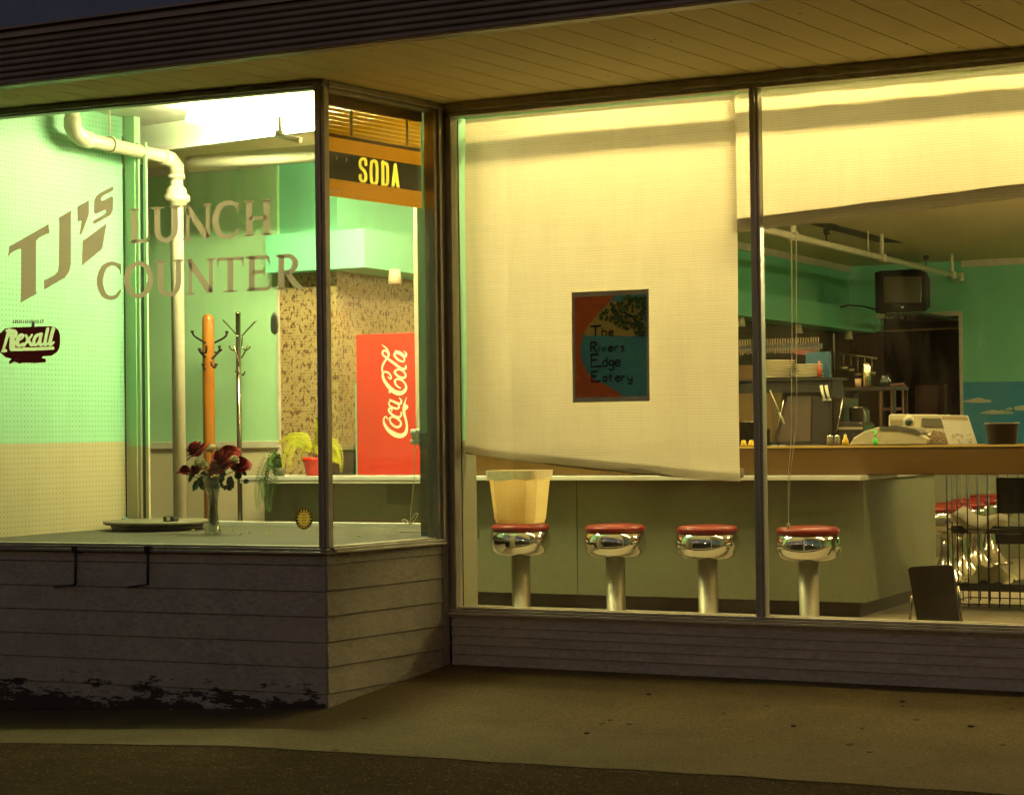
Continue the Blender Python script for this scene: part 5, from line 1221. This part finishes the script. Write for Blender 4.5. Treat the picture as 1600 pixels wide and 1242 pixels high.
# big brown range hood mass behind (left of plates)
rg = thing('kitchen_range', 'dim brown kitchen range and hood behind the plates', 'range', (-5.6, 6.9, .19))
xk0, xk1 = at(1150, 600, 6.9).x, at(1375, 600, 6.9).x
b = MB(); b.box(xk0-.9, xk1-.15, 6.9, 7.5, .19, 1.15); b.build('range_body', M_kitchen, rg, bevel=.01)
b = MB(); b.box(xk0-.9, xk1-.3, 6.85, 7.5, 1.15, 1.18); b.build('range_top', M_shelf, rg)
b = MB(); b.box(xk0-.9, at(1205, 600, 7.2).x, 7.2, 7.5, 1.18, 2.0); b.build('splash_panel', mat('ochre_splash', (.20, .12, .035), .5, nscale=4), rg)
# coffee urn + cup on a dark side table
ux = at(1357, 604, 6.0); tzb = at(1357, 605, 6.0).z
tb = thing('side_table', 'dark side table carrying the steel flask near the doorway', 'table', (ux.x, 6, .19))
b = MB(); b.box(ux.x-.2, ux.x+.28, 5.85, 6.25, tzb-.03, tzb); b.build('table_top', M_shelf, tb)
for dx, dy in ((-.18, .02), (.26, .02), (-.18, .38), (.26, .38)):
    b = MB(); b.box(ux.x+dx-.015, ux.x+dx+.015, 5.85+dy-.01, 5.85+dy+.01, .19, tzb-.031); b.build('leg', M_shelf, tb)
b = MB(); b.lathe([(0, 0), (.032, 0), (.034, .01), (.034, .17), (.028, .185), (.028, .20), (0, .215)], (ux.x, 5.95, tzb), 24); tag(b.build('vacuum_flask', mat('polished_flask', (.75, .62, .38), .18, 1.)), 'tall polished steel flask left of the doorway', 'flask')
b = MB(); b.lathe([(0, 0), (.024, 0), (.029, .075), (.027, .075), (.022, .005), (0, .005)], (ux.x-.065, 5.92, tzb), 20); tag(b.build('paper_cup', mat('tan_cup', (.40, .26, .14), .5)), 'tan paper cup beside the steel flask', 'cup')
b = MB(); q = at(1383, 604, 6.0); b.lathe([(0, 0), (.04, 0), (.05, .05), (.03, .08), (.035, .10), (0, .10)], (q.x, 6.0, tzb), 20); tag(b.build('coffee_jug', mat('dark_glass', (.02, .02, .02), .08)), 'dark glass jug right of the steel flask', 'jug')
# toaster and tap behind the ledge
A, B_ = pout([(1308, 690), (1308, 662), (1312, 658), (1345, 659), (1349, 664), (1349, 690)], 4.2, 4.5); b = MB(); b.hexa(A, B_); o = b.build('toaster', mat('toaster_black', (.03, .022, .02), .25, .3), None, bevel=.01); tag(o, 'dark toaster with pale base strip behind the cash machine', 'toaster')
A, B_ = pout([(1309, 671), (1348, 671), (1348, 667), (1309, 667)], 4.19, 4.198); b = MB(); b.hexa(A, B_); b.build('base_strip', M_hem, o)
b = MB(); b.tube(catmull([tuple(at(x, y, 4.6)) for x, y in ((1352, 690), (1352, 655), (1350, 643), (1344, 639), (1339, 643), (1339, 650))], 4), .008, 8); tag(b.build('sink_tap', mat('dim_steel', (.28, .28, .18), .35, .6)), 'curved steel tap behind the toaster', 'tap')
wk = thing('work_table', 'steel work table behind the ledge carrying toaster and tap', 'table', (at(1330, 700, 4.4).x, 4.4, .19))
q = at(1330, 690, 4.3); b = MB(); b.box(at(1306, 690, 4.3).x-.05, at(1370, 690, 4.3).x+.1, 4.05, 4.8, q.z-.05, q.z-.001); b.build('table_top', M_shelf, wk)
for dx, dy in ((0, 0), (1, 0), (0, 1), (1, 1)):
    xx = at(1306, 690, 4.3).x-.02 + dx*.4; b = MB(); b.box(xx, xx+.03, 4.1+dy*.6, 4.13+dy*.6, .19, q.z-.051); b.build('leg', M_shelf, wk)
# recessed lamps under the soffit
for i, (x, y) in enumerate(((1157, 507), (1247, 515), (1326, 527), (617, 440))):
    if x > 700: d = ray(x, y); k = (-7.70)/d.x; Y = EYE.y+d.y*k; X_ = -7.70
    else: X_, Y = at(617, 440, 2.2).x, 2.2
    b = MB(); b.lathe([(0, 0), (.04, 0), (.055, -.11), (.045, -.11), (.035, -.01), (0, -.01)], (X_, Y, 2.619), 18)
    tag(b.build('downlight', mat('cream_lamp_can', (.62, .55, .35), .4)), ('small cream lamp can under the green soffit, farthest left at the blind edge', 'small cream lamp can under the green soffit right of the cords', 'small cream lamp can under the soffit nearest the doorway', 'small cream lamp can on the mosaic behind the return pane')[i], 'lamp', 'lamp cans under the soffit')
# television
tv = thing('television', 'old black box television mounted high above the doorway', 'television', at(1405, 455, 13.6))
TY = 12.9
q0, q1 = at(1373, 423, TY), at(1446, 487, TY)
b = MB(); b.hexa([(q0.x, TY, q1.z), (q1.x, TY, q1.z), (q1.x-.06, TY+.45, q1.z+.08), (q0.x-.02, TY+.45, q1.z+.08)], [(q0.x, TY, q0.z), (q1.x, TY, q0.z), (q1.x-.06, TY+.45, q0.z-.08), (q0.x-.02, TY+.45, q0.z-.08)])
b.hexa([(q0.x-.07, TY+.06, q1.z+.01), (q0.x, TY+.02, q1.z+.01), (q0.x, TY+.3, q1.z+.01), (q0.x-.07, TY+.3, q1.z+.01)], [(q0.x-.07, TY+.06, q0.z-.01), (q0.x, TY+.02, q0.z-.01), (q0.x, TY+.3, q0.z-.01), (q0.x-.07, TY+.3, q0.z-.01)])
b.build('casing', mat('tv_black_plastic', (.010, .006, .006), .6, spec=.15), tv, bevel=.012)
A, B_ = pout([(1380, 432), (1440, 432), (1439, 473), (1381, 473)], TY-.012, TY-.001); b = MB(); b.hexa(A, B_); b.build('screen', mat('tv_screen', (.10, .075, .035), .2), tv, bevel=.01)
A, B_ = pout([(1407, 479), (1412, 479), (1412, 481), (1407, 481)], TY-.006, TY-.001); b = MB(); b.hexa(A, B_); b.build('button', M_chrome, tv)
b = MB(); b.box(q0.x+.05, q1.x-.05, TY+.05, BY, q1.z-.035, q1.z-.003); b.build('bracket_shelf', M_dark, tv)
b = MB(); rr = random.Random(8)
for k in range(5):
    x0 = 1385+k*9; b.tube(catmull([tuple(at(x, y, TY+.1)) for x, y in ((x0, 488), (x0+rr.uniform(-3, 3), 494+rr.uniform(0, 5)), (x0+rr.uniform(2, 8), 500), (x0+8, 489))], 4), .008, 5)
b.build('cables', M_dark, tv)
b = MB(); b.tube([at(x, y, 13.2) for x, y in ((1300, 483), (1325, 477), (1350, 479), (1368, 484))], .012, 6); tag(b.build('slack_cable', M_dark), 'dark slack cable lying along the top of the soffit left of the television', 'cable')
# mural + switch
A, B_ = pout([(1502, 597), (1680, 595), (1680, 700), (1502, 700)], BY-.014, BY-.004)
mu = thing('wall_mural', 'blue sky mural with cream clouds on the far right wall', 'mural', A[0])
M_sky = mat('mural_blue', (.03, .27, .50), .5, nscale=1.5, col2=(.06, .36, .52)); tN = M_sky.node_tree
b = MB(); b.hexa(A, B_); b.build('mural_panel', M_sky, mu)
K = Ink(lambda x, y, k: at(x, y, BY-.016-k)); rr = random.Random(6); K.dz = .0003
for cx_, cy_, w_ in ((1530, 628, 24), (1558, 646, 26), (1600, 640, 30)):
    for k in range(16):
        u = rr.uniform(-1, 1); r = (1-abs(u)*.7)*6*rr.uniform(.6, 1); x0, y0 = cx_+u*w_, cy_-r*.5
        K.poly([(x0+r*1.3*cos(a*pi/6), min(y0+r*.8*sin(a*pi/6), cy_+2.5)) for a in range(12)])
K.build('painted_clouds', mat('mural_cloud', (.75, .75, .58), .7, nscale=6, col2=(.45, .55, .45)), mu)
# rear room contents
rm = thing('rear_cabinet', 'dim brown cupboard deep inside the dark doorway', 'cabinet', (-6.4, BY+3, .19))
A, B_ = pout([(1430, 690), (1430, 602), (1465, 602), (1465, 690)], BY+2.5, BY+2.9); b = MB(); b.hexa(A, B_); b.build('cabinet_body', mat('dim_cupboard', (.30, .14, .09), .5), rm)
A, B_ = pout([(1475, 690), (1475, 600), (1479, 600), (1479, 690)], BY+2., BY+2.05); b = MB(); b.hexa(A, B_); b.build('edge_post', M_hem, rm)
A, B_ = pout([(1375, 516), (1500, 511), (1500, 514), (1375, 519)], BY+.3, BY+.35); b = MB(); b.hexa(A, B_); tag(b.build('door_rail', mat('brown_rail', (.22, .13, .06), .5)), 'brown rail across the top of the dark doorway', 'rail')
rw = thing('window_reflection', 'paned bars standing for an outdoor window reflection behind the flask', 'window', at(1390, 640, 9))  # solid bars modelled for a reflection of outdoor window panes
b = MB()
for L in ([(1376, 604), (1412, 600)], [(1376, 604), (1376, 690)], [(1412, 600), (1412, 690)], [(1394, 602), (1394, 690)], [(1376, 640), (1412, 638)]): b.tube([at(x, y, 9.) for x, y in L], .02, 6)
b.build('reflection_bars', mat('reflection_mauve', (.18, .09, .06), .5), rw)

# ------------------------------------------------------------------ rack, board, papers at the right
RX0, RX1, RY0, RY1 = at(1481, 850, 2.45).x, at(1625, 850, 2.45).x, 2.45, 2.95
rk = thing('wire_rack', 'black wire newspaper rack with dark sign panels at lower right', 'rack', (RX0, RY0, .19))
b = MB(); ztop = 1.12
nx = 9
for i in range(nx+1): x = RX0+(RX1-RX0)*i/nx; b.tube([(x, RY0, .21), (x, RY0, ztop)], .0042 if i % 4 else .007, 6)
for i in range(nx+1): x = RX0+(RX1-RX0)*i/nx; b.tube([(x+.02, RY1, .21), (x+.02, RY1, ztop)], .0042, 6)
for j in range(1, 4): y = RY0+(RY1-RY0)*j/4; b.tube([(RX0, y, .21), (RX0, y, ztop)], .0042, 6)
for z in (.23, .72, 1.115):
    b.tube([(RX0, RY0, z), (RX1, RY0, z), (RX1, RY1, z), (RX0, RY1, z), (RX0, RY0, z)], .0045, 6)
b.build('wire_frame', M_dark, rk)
b = MB()
for z0 in (.74, .36): b.box(RX0+.01, RX1, RY0+.05, RY1, z0-.05, z0)
b.build('tray', mat('dark_tray', (.05, .045, .03), .5), rk)
A, B_ = pout([(1556, 746), (1640, 746), (1640, 802), (1558, 802)], 2.36, 2.38); b = MB(); b.hexa(A, B_); b.build('sign_panel', mat('black_sign_panel', (.012, .01, .01), .3), rk, bevel=.003)
A, B_ = pout([(1555, 834), (1640, 834), (1640, 850), (1555, 850)], 2.36, 2.38); b = MB(); b.hexa(A, B_); b.build('sign_panel', mat('black_strip_panel', (.015, .012, .01), .3), rk, bevel=.003)
def paper(pts_top, depth, Y, name, label, m_, thick=.012):
    b = bmesh.new(); c_ = catmull([tuple(at(x, y, Y)) for x, y in pts_top], 5); V = []
    for p in c_:
        V.append([b.verts.new((p[0], p[1], p[2])), b.verts.new((p[0]+.02, p[1]+depth*.5, p[2]+.035)), b.verts.new((p[0]+.03, p[1]+depth, p[2]+.02))])
    for i in range(len(V)-1):
        for j in range(2): f = b.faces.new((V[i][j], V[i+1][j], V[i+1][j+1], V[i][j+1])); f.smooth = True
    me = bpy.data.meshes.new(name); b.to_mesh(me); b.free(); me.materials.append(m_); o = bpy.data.objects.new(name, me); C.objects.link(o)
    s = o.modifiers.new('s', 'SOLIDIFY'); s.thickness = thick; s.offset = -1
    return tag(o, label, 'newspaper', 'papers in the wire rack')
M_news = blind_mat('newsprint', (.92, .84, .64), (.7, .6, .4))
def newspaper(fr, bk, Y0, Y1, label):
    f_ = [Vector(p) for p in catmull([tuple(at(x, y, Y0)) for x, y in fr], 6)]; k_ = [Vector(p) for p in catmull([tuple(at(x, y, Y1)) for x, y in bk], 6)]
    b = MB(); n_ = len(f_); V = [[b.v(f_[i].lerp(k_[i], t_)) for t_ in (0, .5, 1)] for i in range(n_)]; L = [b.v(f_[i]-Vector((0, -.004, .05))) for i in range(n_)]
    for i in range(n_-1):
        for j_ in range(2): f = b.bm.faces.new((V[i][j_], V[i+1][j_], V[i+1][j_+1], V[i][j_+1])); f.smooth = True
        b.bm.faces.new((L[i], L[i+1], V[i+1][0], V[i][0]))
    o = b.build('newspaper', M_news); tag(o, label, 'newspaper', 'papers in the wire rack'); return o
newspaper([(1486, 803), (1500, 808), (1516, 820), (1535, 822), (1556, 806)], [(1504, 791), (1512, 793), (1525, 803), (1540, 806), (1556, 803)], 2.48, 2.72, 'sagging open newspaper in the upper tray of the wire rack')
newspaper([(1556, 812), (1562, 812), (1568, 814), (1572, 815), (1575, 815)], [(1556, 803), (1562, 802), (1568, 803), (1572, 804), (1575, 804)], 2.5, 2.6, 'second newspaper edge right of the sagging one')
b = MB(); q = at(1532, 912, 2.6)
rr = random.Random(9); nu, nv = 22, 10; Vg = []
for i in range(nu+1):
    row = []
    for j in range(nv+1):
        u, v = i/nu, j/nv; e = min(1, 4*min(u, 1-u))*min(1, 3*min(v+.02, 1-v+.02))
        row.append(b.v((at(1500, 912, 2.5).x+(at(1574, 912, 2.5).x-at(1500, 912, 2.5).x)*u, 2.52+.35*v, .362+.09*e+.012*sin(u*17+v*6)+.01*sin(v*19-u*8))))
    Vg.append(row)
for i in range(nu):
    for j in range(nv): f = b.bm.faces.new((Vg[i][j], Vg[i+1][j], Vg[i+1][j+1], Vg[i][j+1])); f.smooth = True
tag(b.build('folded_cloth', mat('cream_cloth', (.88, .76, .42), .8, nscale=8)), 'crumpled cream cloth bundle in the lower tray of the wire rack', 'cloth')
fs_ = thing('floor_board', 'black rectangular board with pale legs in front of the counter end', 'sign board', at(1460, 930, 1.2))
A, B_ = pout([(1418, 889), (1424, 885), (1482, 882), (1489, 885), (1500, 978), (1434, 980)], 1.15, 1.18); 
b = MB(); b.hexa(A, B_); b.build('board', mat('satin_black_board', (.02, .013, .012), .28), fs_, bevel=.006)
b = MB()
for x0, y0, x1, y1 in ((1425, 930, 1421, 985), (1497, 915, 1504, 985)): b.tube([at(x0, y0, 1.2), Vector((at(x1, y1, 1.2).x, 1.2, .19))], .009, 8)
b.build('legs', M_cr, fs_)

# ------------------------------------------------------------------ grit and weeds along the base of the main window
rr = random.Random(21); b = MB()
for i in range(420):
    x = rr.uniform(-5.8, -1.5); y = -.02-abs(rr.gauss(0, .03)); z = gz(x, y); L = rr.uniform(.004, .016)
    a = rr.uniform(0, 2*pi); d = Vector((cos(a), sin(a), rr.uniform(.0, .9)))*L; s = Vector((-sin(a), cos(a), 0))*L*.3
    b.bm.faces.new([b.v(Vector((x, y, z))-s), b.v(Vector((x, y, z))+s), b.v(Vector((x, y, z))+d)])
b.build('debris', mat('dry_debris', (.12, .09, .05), .9), None, kind='stuff')
M_stone = mat('dark_stone', (.05, .035, .025), .8); 
for i, (x, y) in enumerate(((917, 1146), (1240, 1138), (1014, 1072), (1518, 1130), (1410, 1086))):
    z = -.1
    for _ in range(4): q = atz(x, y, z); z = gz(q.x, q.y)
    b = MB(); b.lathe([(0, -.004), (.012, -.002), (.014, .004), (.008, .009), (0, .010)], (q.x, q.y, z), 7, 1.2, .8)
    tag(b.build('pebble', M_stone), 'tiny dark pebble lying on the pavement outside the main window', 'pebble', 'pebbles on the pavement')

# ------------------------------------------------------------------ dark building across the street (seen only in the glass)
ac = thing('street_building', 'dark brick building across the street, mirrored dimly in the panes', 'building', (-20, -34, 0))
M_ac = mat('dusk_brick', (.10, .07, .055), .85, nscale=2, col2=(.06, .045, .04)); M_aw = mat('dark_window', (.02, .02, .025), .2)
for kx in range(9):
    for kz in range(2):
        b = MB(); x = -42+kx*5.5; b.box(x, x+2.2, -34, -33.95, 1.2+kz*4, 3.6+kz*4); b.build('window', M_aw, ac)
b = MB(); b.box(-75, 25, -46, -34, -.6, 9.5); b.box(-75, 25, -33.99, -33.7, 9.2, 9.6); b.build('wall', M_ac, ac)

# street lamps across the road: their light and their small reflections reach the shop front
M_lamp = emit('sodium_lamp', (1.0, .60, .30), 750.)
for i, (x, y, e) in enumerate(((10.5, -22, 1), (1.5, -26, 1))):
    sl_ = thing('street_lamp', ('tall street lamp across the road to the right of the shop', 'tall street lamp straight across the road from the shop')[i], 'street lamp', (x, y, -.5), 'street lamps across the road')
    b = MB(); b.tube([(x, y, -.6), (x, y, 6.2)], [.09, .05], 12); b.tube([(x, y, 6.2), (x, y+.3, 6.5), (x, y+1.2, 6.6)], .035, 8); b.build('pole', M_dark, sl_)
    b = MB(); b.box(x-.13, x+.13, y+.9, y+1.5, 6.58, 6.68); b.build('lamp_head', M_dark, sl_)
    b = MB(); b.box(x-.11, x+.11, y+.95, y+1.45, 6.52, 6.575); b.build('lamp_lens', M_lamp, sl_)

# more kitchen clutter behind the ledge
rr = random.Random(31)
M_pan = mat('dull_pan_steel', (.30, .26, .18), .3, .9, nscale=9, col2=(.16, .13, .09)); M_blk = mat('kitchen_black', (.018, .014, .012), .35)
hr = thing('utensil_rail', 'thin steel rail of hanging utensils on the dark kitchen wall left of the doorway', 'rail', at(1345, 565, 9))
b = MB(); b.tube([at(1312, 552, 9.), at(1370, 560, 9.)], .012, 6); b.build('rail', M_pan, hr)
for k in range(5):
    x = 1318+k*11; q = at(x, 554+k*1.5, 8.97); L = rr.uniform(.12, .24)
    b = MB(); b.tube([q, q-Vector((0, 0, L))], .008, 6); b.lathe([(0, -.05), (.035, -.03), (.045, 0), (0, .005)], q-Vector((0, 0, L)), 12, 1, .4); b.build('utensil', M_pan, hr)
for k, (x, y, r, h, lab_) in enumerate(((1168, 655, .10, .16, 'dull steel stock pot at the far left behind the ledge'), (1186, 660, .07, .10, 'small dull saucepan beside the stock pot behind the mullion'), (1335, 658, .055, .11, 'narrow steel canister above the toaster'))):
    q = at(x, y, 4.3); b = MB(); b.lathe([(0, 0), (r, 0), (r, h), (r*1.05, h), (r*1.05, h+.008), (0, h+.012)], (q.x, 4.35, at(1330, 690, 4.3).z if k < 2 else at(1330, 660, 4.3).z), 24); tag(b.build('cooking_pot', M_pan), lab_, 'pot')
cm = thing('coffee_machine', 'black coffee brewer with steel front standing right of the dark cabinet', 'coffee maker', at(1335, 640, 4.9))
A, B_ = pout([(1318, 700), (1318, 640), (1322, 636), (1338, 637), (1342, 641), (1342, 700)], 4.9, 5.2); b = MB(); b.hexa(A, B_); b.build('body', M_blk, cm, bevel=.006)
A, B_ = pout([(1321, 656), (1321, 643), (1338, 644), (1338, 656)], 4.885, 4.899); b = MB(); b.hexa(A, B_); b.build('front_plate', M_pan, cm)
lwt = thing('work_table', 'steel work table at the far left behind the ledge carrying the stock pot', 'table', at(1170, 700, 4.4))
zt_ = at(1330, 690, 4.3).z; xa_, xb_ = at(1140, 690, 4.3).x, at(1199, 690, 4.3).x
b = MB(); b.box(xa_, xb_, 4.15, 4.75, zt_-.04, zt_-.001); b.build('table_top', M_shelf, lwt)
for x in (xa_+.02, xb_-.05):
    for y in (4.17, 4.70): b = MB(); b.box(x, x+.03, y, y+.03, .19, zt_-.041); b.build('leg', M_shelf, lwt)
M_tubeD = emit('dim_bulb', (1.0, .55, .25), 90.)
bl_ = thing('pendant_lamp', 'dim reddish hanging bulb inside the dark doorway', 'ceiling light', (-6.9, BY+2.2, 2.5))
b = MB(); b.tube([(-6.9, BY+2.2, 3.5), (-6.9, BY+2.2, 2.72)], .006, 6); b.build('cord', M_dark, bl_)
b = MB(); b.lathe([(0, .12), (.03, .11), (.13, 0), (.125, 0), (.03, .10)], (-6.9, BY+2.2, 2.62), 20); b.build('lamp_shade', M_blk, bl_)
b = MB(); b.lathe([(0, -.03), (.03, -.01), (.03, .02), (0, .05)], (-6.9, BY+2.2, 2.62), 12); b.build('bulb', M_tubeD, bl_)

b = MB(); rr = random.Random(77)
for (x0, y0, n_) in ((930, 1205, 9), (560, 1165, 7), (1330, 1120, 8)):
    x, y = x0, y0; pts = []
    for k in range(n_):
        q = atz(x, y, -.15)
        for _ in range(3): q = atz(x, y, gz(q.x, q.y)+.0015)
        pts.append(q); x += rr.uniform(6, 22); y += rr.uniform(-4, 3)
    for a, c in zip(pts[:-1], pts[1:]):
        w_ = rr.uniform(.0015, .004); b.face([a+Vector((0, w_, 0)), c+Vector((0, w_*.6, 0)), c-Vector((0, w_*.6, 0)), a-Vector((0, w_, 0))])
b.build('cracks', M_dark, None, kind='stuff')

# old gum spots and damp stains on the pavement
M_gum = mat('dark_gum_spot', (.04, .028, .014), .8); rr = random.Random(55)
for i in range(16):
    x, y = rr.uniform(480, 1590), rr.uniform(1085, 1190); z = -.1
    for _ in range(4): q = atz(x, y, z); z = gz(q.x, q.y)
    r = rr.uniform(.008, .02); b = MB()
    P_ = [(q.x+r*rr.uniform(.7, 1.2)*cos(a*pi/5), q.y+r*rr.uniform(.7, 1.2)*sin(a*pi/5)) for a in range(10)]
    b.hexa([(a, c, gz(a, c)-.001) for a, c in P_], [(a, c, gz(a, c)+.0025) for a, c in P_])
    tag(b.build('gum_spot', M_gum), 'flat dark gum spot trodden into the pavement', 'gum spot', 'gum spots on the pavement')
